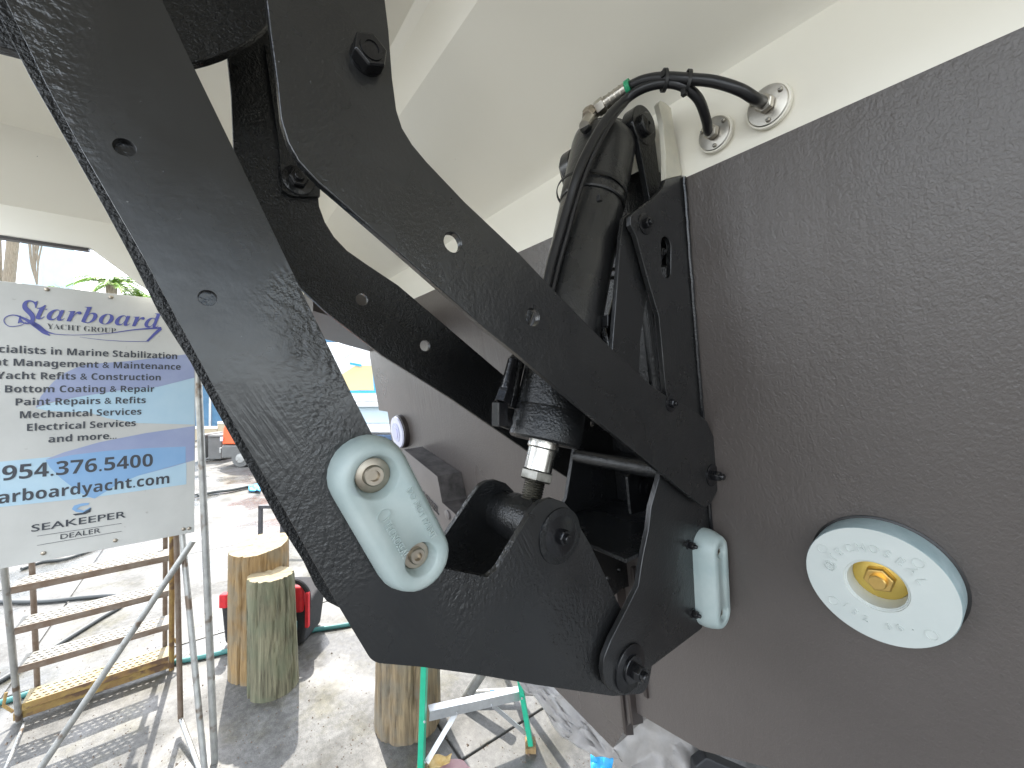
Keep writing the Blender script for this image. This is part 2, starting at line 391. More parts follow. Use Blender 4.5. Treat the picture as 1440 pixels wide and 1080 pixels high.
# hull bottom running forward from the lower edge of the transom
g = MB(); hb = [rel(p.x, p.z) for p in out2d]; vs = []; n = len(hb)
for p in hb: vs += [p + V((0, -.045, .004)), V((.53 + (p.x - .53) * 1.15, -5, p.z - .02)), V((.53 + (p.x - .53) * .5, -9, p.z + .3))]
g.add(vs, [(3 * i, 3 * i + 1, 3 * i + 4, 3 * i + 3) for i in range(n - 1)] + [(3 * i + 1, 3 * i + 2, 3 * i + 5, 3 * i + 4) for i in range(n - 1)])
g.build('hull_bottom', 'brown', yacht)
# white topsides band over the antifouling, rounded into the counter and the underside of the swim platform
# an overhang whose section is swept across the boat (x direction)
sec = [(ty(WL) + .0004, WL - .0005), (ty(1.93) + .001, 1.93), (-.578, 1.95), (-.568, 1.962), (-.55, 1.972), (-.44, 2.035), (-.345, 2.095), (-.328, 2.108), (-.314, 2.135), (-.300, 2.180), (-.285, 2.197), (-.2, 2.205), (.2, 2.24), (.75, 2.25)]
g = MB(); xs = [-1.7, -.9, -.5, 0, .5, 1.0, 1.5, 1.75]; vs = []; nS = len(sec)
for x in xs:
    for (y, z) in sec: vs.append((x, y, z))
endsec = []
for (y, z) in sec: endsec.append((1.93, y, min(z, 2.07)))
vs += endsec; nx = len(xs) + 1
g.add(vs, [(i * nS + j, i * nS + j + 1, (i + 1) * nS + j + 1, (i + 1) * nS + j) for i in range(nx - 1) for j in range(nS - 1)])
g.build('swim_platform', 'white', yacht, ang=22)
# platform side skirts, rear skirt, quarter panel and deck
MB().plate([V((1.93, -.5, 2.38)), V((1.93, .30, 2.38)), V((1.93, .72, 2.38)), V((1.93, .72, 1.972)), V((1.93, .334, 1.972)), V((1.93, .188, 1.85)), V((1.93, -.05, 1.80)), V((1.93, -.62, 1.78))], (.022, 0, 0)).build('side_skirt', 'white', yacht, bevel=.006)
MB().box((1.941, .53, 1.9685), (.013, .19, .0045)).build('rub_strip', 'darkbrown', yacht)
MB().plate([V((-1.7, -.55, 1.8)), V((-1.7, -.55, 2.4)), V((-1.7, .76, 2.4)), V((-1.7, .76, 2.2)), V((-1.7, .0, 2.15))], (-.08, 0, 0)).build('side_skirt', 'white', yacht, bevel=.006)
MB().box((.17, .74, 2.315), (1.80, .03, .08)).build('rear_skirt', 'white', yacht, bevel=.01)
MB().box((.17, .07, 2.42), (1.88, .70, .03)).build('platform_deck', 'white', yacht, bevel=.01)
g = MB(); prof = [(-.95, 1.2), (-.95, 3.6), (2.05, 3.6), (1.93, 1.65)]
g.plate([V((x, -.72, z)) for x, z in [(-.95, 1.80), (-.95, 3.4), (2.15, 3.4), (1.93, 1.80)]], (0, -.04, 0)).build('aft_cabin_wall', 'white', yacht)
for sx, a, b in ((1, 1.90, 2.2), (-1, -.87, -1.15)):
    g = MB(); vs = []
    for (y, k) in ((-.71, 0), (-5, .12), (-9, -.6)): vs += [(a + sx * k, y, 1.18), (a + sx * (k + .03), y, WL), (b + sx * k, y, 3.4)]
    g.cur = 0; g.add(vs, [(0, 1, 4, 3), (3, 4, 7, 6)]); g.cur = 1; g.add(vs, [(1, 2, 5, 4), (4, 5, 8, 7)]); g.build('hull_side', ['brown', 'white'], yacht)
# flat chine underside at the far quarter, its shade put into a darker brown
MB().plate([onz(a, b, 1.68) for a, b in [(425, 468), (545, 501), (560, 497), (500, 455), (440, 437)]], (0, 0, .11)).build('chine_flat', 'darkbrown', yacht)
# small lens-shaped seam proud of the white band: fillet strip
MB().tube([(-.9, -.585, 1.948), (1.9, -.585, 1.948)], .004, 6).build('moulding_seam', 'white', yacht)

# underwater lamp
lp = onT(567, 606)
ul = empty('underwater_light', lp, 'round violet-white underwater lamp on the far end of the brown transom', 'underwater lamp')
MB().lathe(lp, TN, [(.072, 0), (.072, .018), (.066, .024)], 40).build('bezel', 'darkbrown', ul)
MB().lathe(lp + TN * .0245, TN, [(.069, 0), (.066, .006), (.04, .008)], 40).build('lens', 'glass', ul)
MB().lathe(lp + TN * .0325, TN, [(.041, 0), (.041, .002)], 32).build('inner_lens', 'lens', ul)
MB().lathe(lp + TN * .0345, TN, [(.026, 0), (.025, .002)], 32).build('centre_lens', 'lensmid', ul)

# sloping block on the transom (with raised letters)
bf = [onT(a, b, .085) for a, b in [(568, 632), (615, 670), (622, 707), (668, 747), (660, 800), (560, 720), (548, 650)]]
bb = [onT(a, b, 0.002) for a, b in [(594, 628), (648, 664), (656, 700), (690, 728), (680, 800), (600, 740), (560, 640)]]
blk = empty('transom_block', onT(640, 700), 'brown painted block with raised letters on the transom below the round lamp', 'trim tab housing')
g = MB(); g.cur = 0; g.add(bf + bb, [tuple(range(7))]); g.cur = 1; g.add(bf + bb, [(i, (i + 1) % 7, (i + 1) % 7 + 7, i + 7) for i in range(7)][:6]); g.cur = 0
g.v = g.v; g.build('housing', ['block', 'blotchbrown'], blk, bevel=.002)
tx = (onT(616, 716, .085) - onT(579, 674, .085)).normalized(); tyv = TN.cross(tx).normalized()
text('raised_letters', 'UIRREL', onT(617, 724, .086), tx, tyv, 'blotchbrown', blk, cap=.026, ext=.002, bold=.01, align='R')
for (a, b) in ((611, 731), (630, 724)):
    bp = onT(a, b, .086); MB().lathe(bp, TN, [(.016, 0), (.016, .004), (.013, .006)], 24).build('screw_cap', 'block', blk)

# cable glands on the white band
def gland(px, py, R, label, ph=.5):
    P = onT(px, py, .008); e = empty('cable_gland', P, label, 'cable gland')
    MB().lathe(P - TN * .004, TN, [(R * 1.1, 0), (R * 1.08, .0055), (R * 1.02, .006)], 40).build('sealant', 'white', e)
    MB().lathe(P, TN, [(R, 0), (R, .002), (R * .95, .0036), (R * .5, .0044), (R * .40, .0046)], 44).build('flange', 'steel', e)
    d = (V((.15, .9, .1))).normalized()
    nut = MB().lathe(P + TN * .006, TN, [(R * .42, 0), (R * .46, .0015), (R * .46, .008), (R * .40, .010)], 6, .3).build('nut', 'steel', e, bevel=.0008)
    MB().lathe(P + TN * .012, TN, [(R * .33, 0), (R * .33, .004), (R * .27, .006)], 20).build('collar', 'steel', nut)
    for k in range(3):
        a = ph + k * 2.09; q = P + (EX * math.cos(a) + TV * math.sin(a)) * R * .78 + TN * .005
        s_ = MB().lathe(q, TN, [(R * .12, 0), (R * .10, .002), (R * .06, .003)], 14).build('screw', 'steel', e)
        MB().box(q + TN * .003, (R * .06, .0004, R * .012)).build('slot', 'tie', s_)
    return P + TN * .014
G1 = gland(1080, 149, .0245, 'right-hand steel cable gland, higher one on the white band')
G2 = gland(1005, 188, .0225, 'left-hand steel cable gland, just above the pointed white bracket tip')

# ================================================================== LIFT ARM (outer, L-shaped)
XA, XB = .350, .470; TK = .008
arm = empty('lift_arm', onx(887, 940, .41), 'wide L-shaped black steel lift arm carrying the long oval zinc block', 'lift arm')
def ext_up(p, q, x, z):  # carries the edge through two pixels up to height z
    a, b = onx(*p, x), onx(*q, x); d = a - b; return a + d * ((z - a.z) / d.z)
ZT = 2.20
nearpts = [(15, 15), (67, 123), (113, 207), (200, 358), (255, 460), (305, 552), (347, 628), (404, 724), (477, 854), (524, 932),
           (593, 938), (667, 948), (753, 963), (862, 979), (910, 975), (918, 930), (890, 890), (876, 862), (829, 764)]
A = [ext_up((15, 15), (67, 123), XA, ZT)] + PX(nearpts, XA)
rad = [0] + [0, 0, 0, 0, 0, 0, 0, 0, 0, .026, 0, 0, 0, .0, .02, .02, .01, 0, 0]
ear = PX([(811, 733), (804, 718), (793, 706), (778, 701), (764, 704), (755, 710), (750, 716)], XA)
tail = PX([(700, 800), (686, 812), (612, 797), (524, 612), (492, 549), (463, 489), (397, 353), (330, 213), (267, 83), (230, 5)], XA)
rt = [.016, .006, .012, 0, 0, 0, 0, 0, 0, 0]
A += ear + tail + [ext_up((230, 5), (267, 83), XA, ZT)]
rad = rad + [0] * len(ear) + rt + [0]
plateA = rounded(A, rad)
mainholes = [hole_x(175, 207, XA, .0055), hole_x(292, 419, XA, .0055)]
MB().plate(plateA, (TK, 0, 0), mainholes).build('arm_plate', 'arm', arm, bevel=.0013, base=(XA, -.1, 1.5))
for (a, b) in ((177, 208), (294, 420)):  # filled threaded bosses behind the two holes
    MB().lathe(onx(a, b, XA) + EX * .0045, EX, [(.0085, 0), (.0085, .016)], 20).build('threaded_boss', 'blackgloss', arm)
farpts = [(5, 35), (43, 110), (100, 210), (147, 293), (183, 360), (222, 438), (267, 508), (306, 580), (357, 671), (390, 732), (427, 790), (443, 824), (460, 846), (478, 855)]
Bp = [ext_up((5, 35), (43, 110), XB, ZT)] + PX(farpts, XB)
same = [V((XB, p.y, p.z)) for p in [onx(a, b, XA) for a, b in [(593, 938), (667, 948), (753, 963), (862, 979), (910, 975), (918, 930), (890, 890), (876, 862), (829, 764)]] + ear + tail]
Bp += same + [V((XB, A[-1].y, ZT))]
rb = [0] * (1 + len(farpts)) + [0, 0, 0, 0, .02, .02, .01, 0, 0] + [0] * len(ear) + rt + [0]
MB().plate(rounded(Bp, rb), (TK, 0, 0)).build('arm_plate', 'black_thick', arm, bevel=.0013)
# tie plates joining the two side plates (inner web)
def yz(px, py, x): return onx(px, py, x)
w0, w1 = yz(340, 500, XA), yz(150, 130, XA)
MB().bar(V((.414, w0.y, w0.z)), V((.414, w1.y, w1.z)), .108, .006, EX).build('web_plate', 'black_thick', arm)
EAR = onx(787, 753, XA)
ep = EAR
MB().lathe((XA + TK, ep.y, ep.z), EX, [(.028, 0), (.028, .112)], 36).build('spacer_tube', 'black_thick', arm)
hexbolt(arm, ep, -EX, .0095, 'blackgloss', 2.7, .009, .55, thick=.003)
MB().lathe(ep - EX * .0006, -EX, [(.0335, -.001), (.033, .0016), (.030, .0022), (.026, .0022)], 36).build('boss_ring', 'black_thick', arm)
PIV = onx(887, 940, .336)

# big round plate under the platform between arm and link
dc = V((.500, .158, 2.004)); dsk = MB().lathe(dc, EX, [(.2306, 0), (.2306, .012)], 96).build('round_plate', 'black_thick', bevel=.0015)
tag(dsk, 'large round black steel plate under the platform at the top left', 'steel plate')

# ================================================================== LINK ARM (inner, straight with a bend)
XL, XM = .320, .604
link = empty('link_arm', onx(1000, 668, .46), 'bent black steel link arm with round through-holes crossing in front of the cylinder', 'lift arm')
Lp = [(375, 2), (380, 43), (390, 117), (395, 167), (405, 200), (420, 227), (447, 256), (483, 287), (563, 357), (680, 460), (730, 500), (815, 572), (900, 641), (922, 659), (974, 701), (992, 714),
      (1000, 708), (1011, 686), (1015, 655), (1010, 628), (994, 592), (974, 575), (942, 560), (912, 539), (862, 492), (820, 450), (772, 400), (727, 353), (653, 283), (600, 227), (580, 203), (566, 180), (558, 155), (552, 110), (547, 43), (542, 2)]
Lq = [ext_up((375, 2), (390, 117), XL, ZT)] + PX(Lp, XL) + [ext_up((542, 2), (552, 110), XL, ZT)]
holes = [hole_x(637, 341, XL, .0088), hole_x(749, 446, XL, .0092)]
MB().plate(Lq, (TK, 0, 0), holes).build('arm_plate', 'black', link, bevel=.0012, base=(XL, -.1, 1.5))
Lf = [(317, 40), (319, 77), (325, 133), (328, 210), (345, 290), (385, 370), (460, 440), (538, 500), (632, 559), (707, 610), (769, 653), (799, 672), (850, 700), (880, 690), (885, 650), (860, 622), (780, 575), (709, 528), (620, 452), (560, 401), (515, 371), (488, 352), (470, 333), (457, 312), (449, 290), (447, 270), (447, 120), (447, 40)]
Lr = [ext_up((317, 40), (319, 77), XM, ZT)] + PX(Lf, XM); Lr[0].y = Lr[1].y + .01
Lr += [V((XM, Lr[-1].y, ZT))]
MB().plate(Lr, (TK, 0, 0), [hole_x(509, 421, XM, .0088), hole_x(598, 486, XM, .0088)]).build('arm_plate', 'black_thick', link, bevel=.0012)
# small cleat plate with bolt on the far plate
MB().plate(rounded(PX([(372, 60), (392, 200), (397, 268), (412, 276), (450, 276), (450, 60)], XM - .007), [0, 0, .004, .004, 0, 0]), (.006, 0, 0)).build('cleat_plate', 'black_thick', link, bevel=.001)
hexbolt(link, onx(419, 254, XM - .007), -EX, .012, 'blackgloss', 1.6, .010, .5)
pv = onx(515, 84, XL)
nut = MB().lathe(pv - EX * .0015, -EX, [(.0135, 0), (.0135, .0105), (.012, .012)], 6, .4).build('hex_nut', 'blackgloss', link, bevel=.0008)
MB().lathe(pv, -EX, [(.0128, -.001), (.0128, .0022)], 30).build('washer', 'blackgloss', nut)
MB().lathe(pv - EX * .0133, -EX, [(.0088, 0), (.0088, .0012), (.0055, .0012), (.005, -.006)], 24).build('socket', 'blackgloss', nut)
hexbolt(link, onx(1001, 668, XL), -EX, .0085, 'blackgloss', 2.1, .012, .6)
hexbolt(link, onx(943, 567, XL), -EX, .0065, 'blackgloss', 1.9, .006, .5)
lb = onx(1001, 668, XL)
MB().lathe((XL + TK, lb.y, lb.z), EX, [(.014, 0), (.014, .28)], 24).build('pivot_shaft', 'black_thick', link)

# ================================================================== HULL BRACKET
XN, XF = .336, .520
br = empty('hull_bracket', (.43, ty(1.1), 1.06), 'black steel bracket bolted to the transom with a pointed white-painted top', 'bracket')
zt = lambda z: V((XN, ty(z) + .004, z))
tip = PX([(929, 141), (937, 145), (944, 152)], XN)
b_in = PX([(887, 316), (895, 332), (910, 388), (927, 445), (932, 500), (936, 545), (945, 600), (927, 673), (916, 713), (912, 746), (904, 784), (898, 824), (880, 860), (859, 901), (850, 925), (848, 945), (852, 962), (862, 973), (874, 976), (888, 970), (899, 957), (908, 944)], XN)
bt = onx(986, 885, XN)
blow = [bt, zt(bt.z + .03)]
b_up = [zt(onx(959, 246, XN).z)]
b_l = PX([(936, 252), (932, 264), (918, 279), (895, 296), (887, 303)], XN)
slot = [onx(937, 362, XN) + EY * a + EZ * b for a, b in
        [(.013 * math.cos(t), (.018 if math.sin(t) >= 0 else -.018) + .013 * math.sin(t)) for t in [2 * math.pi * i / 20 for i in range(20)]]]
blk_out = b_l + b_in + blow + b_up
MB().plate(blk_out, (TK, 0, 0), [slot]).build('side_plate', 'black', br, bevel=.0012, base=(XN, -.6, 1.5))
# white painted top of the same plate
wtop = PX([(936, 252), (936, 216), (932, 171), (926, 146)], XN)[::1] + tip + [onx(950, 195, XN), zt(onx(959, 246, XN).z)]
MB().plate(wtop, (TK, 0, 0)).build('top_tab', 'whiteplate', br, bevel=.001)
# weld seam and glossy caulk where the plate meets the transom
seam = [V((XN - .002, ty(z) + .003, z)) + V((random.uniform(-.0006, .0006), 0, 0)) for z in [1.15 + i * (.68 / 60) for i in range(61)]]
MB().tube(seam, .0032, 8).build('weld_seam', 'blackgloss', br)
dy0 = [(V((XF, p.y, p.z))) for p in blk_out]
fh = [ring(V((XF, onx(a, b, XF).y, onx(a, b, XF).z)), r, EY, EZ, 12) for a, b, r in ((848, 733, .0062), (865, 738, .004), (870, 802, .0045), (854, 814, .005), (833, 596, .006))]
farout = [V((XF, ty(1.66) + .004, 1.66))] + PX([(817, 581), (809, 624), (797, 701)], XF) + [V((XF, p.y, p.z)) for p in b_in[10:13]] + PX([(858, 842), (868, 834), (880, 826), (893, 823)], XF) + [V((XF, ty(1.19) + .004, 1.19))]
MB().plate(farout, (TK, 0, 0), fh).build('side_plate', 'black_thick', br, bevel=.001)
# strut plate bolted across in front of the cylinder
XS = .347
strut = PX([(884, 300), (877, 306), (873, 335), (870, 375), (866, 430), (861, 492), (856, 560), (866, 590), (955, 600), (925, 554), (912, 543), (899, 522), (901, 475), (904, 452), (908, 425), (912, 330), (905, 300)], XS)
MB().plate(strut, (.007, 0, 0)).build('strut_plate', 'black', br, bevel=.001)
ch = V((.40, onx(925, 500, .40).y - .03, 0))
MB().tube([onx(908, 380, .41), onx(920, 460, .41), onx(932, 575, .41)], .019, 20).build('inner_tube', 'black_thick', br)
sb = onx(907, 315, XN); hexbolt(br, sb, -EX, .0075, 'blackgloss', 2.0, .007, .55)
sb2 = onx(938, 352, XN); hexbolt(br, sb2 + EX * .012, -EX, .006, 'blackgloss', 1.8, .006, .5)
# back plate against the transom, shelves and cross tubes
MB().plate([V((XN + TK + .001, ty(z) + .010, z)) for z in (1.19, 1.80)] + [V((XF - .001, ty(z) + .010, z)) for z in (1.80, 1.19)], (0, -.008, 0)).build('back_plate', 'black_thick', br)
s1 = onx(900, 790, XN); 
MB().plate([V((XN + TK, ty(s1.z) + .012, s1.z + .01)), V((XN + TK, s1.y + .02, s1.z)), V((XF, s1.y + .02, s1.z)), V((XF, ty(s1.z) + .012, s1.z + .01))], (0, 0, .006)).build('shelf_plate', 'black_thick', br, bevel=.001)
ct = onx(928, 665, XN)
MB().tube([(XN + TK, ct.y - .02, ct.z - .002), (XF, ct.y - .02, ct.z - .002)], .013, 24).build('cross_tube', 'black_thick', br)
gs = onx(905, 700, .44)
MB().plate([V((.43, ty(1.39) + .011, 1.39)), V((.43, ct.y - .05, ct.z - .03)), V((.43, ct.y - .06, s1.z + .02)), V((.43, ty(s1.z) + .011, s1.z + .02))], (.006, 0, 0)).build('gusset_plate', 'black_thick', br, bevel=.001)
hexbolt(br, V((.428, ct.y - .10, ct.z - .055)), -EX, .011, 'blackgloss', 1.8, .006, 0)
hexbolt(br, V((.47, ty(1.25) + .012, 1.25)), EY, .012, 'blackgloss', 1.6, .010, .5)
hexbolt(br, V((.40, ty(1.25) + .012, 1.25)), EY, .012, 'blackgloss', 1.6, .010, .5)
# pivot lobe: washers and bolt joining the lift arm
PV = onx(885, 938, XN)
MB().lathe(PV, -EX, [(.0305, -.002), (.0305, .003), (.029, .004)], 40).build('lobe_washer', 'blackgloss', br)
hexbolt(br, PV - EX * .004, -EX, .0105, 'blackgloss', 1.7, .013, .6, thick=.004)
MB().lathe((XN + TK + .0001, PV.y, PV.z), EX, [(.02, 0), (.02, XF - XN - TK)], 24).build('pivot_tube', 'black_thick', br)
# lower rails running down the keel line
for (x0, dy, zb_) in ((.495, .012, .86), (.530, .03, .78), (.560, .012, .73)):
    MB().plate([V((x0, ty(1.14) + dy, 1.14)), V((x0, ty(zb_) + dy * .5, zb_)), V((x0, ty(zb_) - .02, zb_ - .012)), V((x0, ty(1.14) - .02, 1.14))], (.008, 0, 0)).build('keel_rail', 'darkbrown', br, bevel=.001)

# ================================================================== HYDRAULIC CYLINDER
XC = .414
TT = onx(850, 200, XC); BB = onx(765, 622, XC); E3 = V((XC, ep.y, ep.z))
ax = (BB - TT).normalized()
TT = TT; Lc = (BB - TT).length
cyl = empty('hydraulic_cylinder', BB, 'black painted hydraulic ram with a bare chrome rod standing between the arms', 'hydraulic cylinder')
R_ = .0485
s_sl = .235 * Lc
MB().lathe(TT, ax, [(R_ * .5, -.012), (R_ * .8, -.008), (R_ * 1.0, .004), (R_ * 1.03, .016), (R_ * 1.03, s_sl), (R_ * 1.0, s_sl + .002)], 56).build('upper_sleeve', 'black', cyl)
MB().lathe(TT + ax * (s_sl + .0025), ax, [(R_ * .97, 0), (R_ * 1.0, .006), (R_, Lc * .80 - s_sl)], 56).build('barrel', 'black', cyl)
MB().lathe(TT + ax * (Lc * .80), ax, [(R_ * .98, 0), (R_ * 1.0, .003), (R_ * 1.0, Lc * .105)], 56).build('lower_sleeve', 'black_thick', cyl)
MB().lathe(TT + ax * (Lc * .906), ax, [(R_ * 1.0, 0), (R_ * 1.02, .002), (R_ * 1.02, Lc * .094 - .003), (R_ * .96, Lc * .094)], 56).build('gland_head', 'black_thick', cyl)
rod0 = BB
d2 = (E3 - BB); Lr_ = d2.length; ax2 = d2.normalized()
MB().lathe(rod0, ax2, [(.0215, 0), (.0215, .008), (.0192, .010), (.0192, Lr_ * .40)], 36).build('rod', 'chrome', cyl)
MB().lathe(rod0 + ax2 * (Lr_ * .36), ax2, [(.0215, 0), (.0235, .002), (.0235, .013), (.0215, .015)], 6, .2).build('lock_nut', 'darknut', cyl, bevel=.0008)
g = MB(); pr_ = []; h0 = Lr_ * .36 + .014; k = 0
while h0 < Lr_ - .02: pr_ += [(.0148, h0), (.0126, h0 + .0016)]; h0 += .0032
g.lathe(rod0, ax2, pr_, 28).build('threaded_end', 'darknut', cyl, ang=20)
MB().lathe(E3 - EX * .035, EX, [(.030, 0), (.0315, .004), (.0315, .066), (.030, .07)], 40).build('rod_eye', 'black_thick', cyl)
# top eye and clevis
TE = onx(907, 176, .365)
t0 = V((.365, TE.y, TE.z))
MB().lathe(t0, EX, [(.030, 0), (.030, .022)], 36).build('clevis_ear', 'blackgloss', cyl, bevel=.002)
MB().lathe(t0 - EX * .002, -EX, [(.0165, -.004), (.0165, .004), (.0145, .0055), (.003, .0055), (.0028, .002)], 32).build('pin_head', 'black', cyl)
MB().lathe(t0 + EX * .022, EX, [(.024, 0), (.024, .115)], 32).build('pin_barrel', 'blackgloss', cyl)
MB().lathe(t0 + EX * .137, EX, [(.031, 0), (.031, .02), (.028, .024)], 32).build('clevis_ear', 'black', cyl)
pa = V((XC + .01, TE.y + .002, TE.z)); 
MB().tube([pa + ax * -.01, TT + ax * .02], .030, 28).build('top_neck', 'black', cyl)
# mount block from the clevis down to the bracket
for x0 in (.366, .52):
    c0 = V((x0, TE.y, TE.z)); pts = [c0 + V((0, .026 * math.cos(t), .026 * math.sin(t))) for t in [math.pi * (i / 10) for i in range(11)]]
    zz = 1.70; pts = [V((x0, ty(zz) + .030, zz))] + pts + [V((x0, ty(1.78) + .012, 1.78)), V((x0, ty(zz) + .012, zz))]
    MB().plate(pts, (.010, 0, 0)).build('mount_ear', 'black_thick', cyl, bevel=.001)
MB().box((.435, ty(1.76) + .03, 1.80), (.062, .018, .055)).build('mount_back', 'black_thick', cyl, bevel=.003)
# feed pipe along the lower barrel, with a painted fitting
side = (V((.50, .86, 0))).normalized(); side = (side - ax * side.dot(ax)).normalized()
p0 = TT + ax * (Lc * .62) + side * (R_ + .008)
p1 = TT + ax * (Lc * .90) + side * (R_ + .008)
MB().tube([p0, p1], .0075, 14).build('feed_pipe', 'black_thick', cyl)
MB().lathe(p1 - ax * .004, ax, [(.0095, 0), (.0095, .016)], 6).build('pipe_nut', 'blackgloss', cyl, bevel=.0007)
fx = .43
F1, F2, F3, F4 = onx(722, 506, fx), onx(712, 548, fx), onx(706, 566, fx), onx(700, 590, fx)
MB().tube([F1, F2], [.0075, .009], 16).build('hose_ferrule', 'blackgloss', cyl)
MB().tube([F2, F3], .0115, 6).build('hose_nut', 'blackgloss', cyl, bevel=.0008)
MB().box((F4 + F3) / 2 + V((0, 0, -.004)), (.008, .008, .016)).build('elbow', 'blackgloss', cyl, bevel=.0015)
MB().tube([F4, onx(716, 596, fx)], .008, 12).build('elbow_pipe', 'blackgloss', cyl)
# small studs seen through the gap beside the strut plate
for (a, b) in ((864, 379), (863, 391)): MB().tube([onx(a - 5, b, .40), onx(a + 6, b - 1, .40)], .0028, 8).build('stud', 'steel', cyl)
MB().box(onx(854, 452, .365), (.006, .006, .008)).build('clip', 'blackgloss', cyl, bevel=.001)
MB().tube([onx(868, 410, .40), onx(855, 462, .395), onx(861, 492, .39)], .005, 8).build('rear_pipe', 'blackgloss', cyl)

# ================================================================== HOSES
dB = .60
hb_pts = [G2 - TN * .006, G2 + TN * .005, onT(993, 168, .044), onT(982, 139, .070), onT(960, 121, .088), onT(934, 117, .094), onT(905, 124, .101), onT(880, 140, .110), atd(855, 165, .556), atd(833, 200, .550), atd(814, 240, .546), atd(800, 285, .548), atd(787, 330, .546), atd(776, 368, .542), atd(766, 410, .535), atd(750, 460, .53), onx(735, 490, .428), F1]
hB = MB().tube(hb_pts, .0064, 14, 8).build('hydraulic_hose', 'rubber'); tag(hB, 'long black hose running from the left-hand gland down beside the cylinder', 'hose', 'hydraulic hoses')
ha_pts = [G1 - TN * .006, G1 + TN * .005, onT(1062, 139, .050), onT(1040, 126, .070), onT(1005, 115, .082), onT(968, 111, .090), onT(934, 109, .095), onT(905, 113, .100), onT(884, 122, .103)]
hA = MB().tube(ha_pts, .0068, 14, 8).build('hydraulic_hose', 'rubber'); tag(hA, 'shorter black hose arching from the right-hand gland to the silver fitting', 'hose', 'hydraulic hoses')
# second line strapped beside hose B
hc_pts = [onT(880, 144, .104), atd(862, 166, .560), atd(842, 200, .555), atd(824, 240, .556), atd(809, 285, .555), atd(797, 330, .553), atd(786, 368, .55), atd(776, 410, .543)]
hc_pts = [onT(905, 119, .100), onT(893, 128, .103)] + hc_pts
hC = MB().tube(hc_pts, .0045, 12, 8).build('hydraulic_hose', 'rubber'); tag(hC, 'thin black line strapped to the inner side of the long hose', 'hose', 'hydraulic hoses')
fit = empty('hose_fitting', atd(840, 160, .585), 'silver crimped hose end and elbow with green tape above the cylinder', 'hose fitting')
a0, a1, a2, a3 = onT(886, 121, .103), onT(850, 146, .112), onT(833, 160, .118), atd(822, 178, .587)
MB().tube([a0, a1], .0088, 20).build('ferrule', 'steel', fit)
for t_ in (.12, .3, .5, .7, .9):
    q = a0.lerp(a1, t_); dd = (a1 - a0).normalized(); MB().lathe(q, dd, [(.0092, 0), (.0096, .001), (.0092, .002)], 20).build('crimp_ring', 'steel', fit)
MB().tube([a0.lerp(a1, -.02), a0.lerp(a1, .14)], .0101, 20).build('green_tape', 'green', fit)
MB().lathe(a1, (a2 - a1), [(.0112, 0), (.0115, .003), (.0115, .011), (.0105, .013)], 6).build('hex_nut', 'steel', fit, bevel=.0007)
MB().tube([a1.lerp(a2, .4), a2, a3], [.0095, .0095, .0085], 14).build('elbow', 'steel', fit)
MB().lathe(a2 + V((0, .004, .002)), (a3 - a2), [(.010, 0), (.0105, .003), (.0105, .012), (.009, .016)], 6).build('elbow_nut', 'bolt_steel', fit, bevel=.0007)
MB().tube([a3, onx(845, 205, .41)], .008, 12).build('port_stub', 'blackgloss', fit)

def ziptie(name, c, axis, e1r, label, tail=None, w_=.0045, th=.0012, head=None, flat=(1, 1)):
    axis = V(axis).normalized(); t = V((0, 0, 1)) if abs(axis.z) < .9 else EX; e1 = axis.cross(t).normalized(); e2 = axis.cross(e1)
    e = empty(name, c, label, 'cable tie', 'black nylon cable ties')
    g = MB(); n = 40; vs = []
    for i in range(n):
        a = 2 * math.pi * i / n; d = e1 * math.cos(a) * flat[0] + e2 * math.sin(a) * flat[1]
        for (r, h) in ((e1r, -w_ / 2), (e1r + th, -w_ / 2), (e1r + th, w_ / 2), (e1r, w_ / 2)): vs.append(V(c) + d * r + axis * h)
    fs = [(4 * i + k, 4 * i + (k + 1) % 4, 4 * ((i + 1) % n) + (k + 1) % 4, 4 * ((i + 1) % n) + k) for i in range(n) for k in range(4)]
    g.add(vs, fs); g.build('strap', 'tie', e)
    hd = head if head else V(c) + e2 * (e1r * flat[1] + .003)
    MB().box(hd, (.0032, .0032, .0042)).build('buckle', 'tie', e, bevel=.0006)
    return e
ziptie('cable_tie', onT(934, 113, .0945), RT, .0105, 'left-hand cable tie around the arched hose bundle', head=onT(934, 104, .100), flat=(1.0, 1.25))
ziptie('cable_tie', onT(966, 115, .089), RT + UP * -.15, .0105, 'right-hand cable tie around the arched hose bundle, where the hoses part', head=onT(962, 130, .095), flat=(1.0, 1.25))
ziptie('cable_tie', TT + ax * (s_sl * .86) + side * .004, ax, R_ * 1.03 + .003, 'long cable tie around the black cylinder body and hose', head=onx(843, 279, .36), w_=.0042)

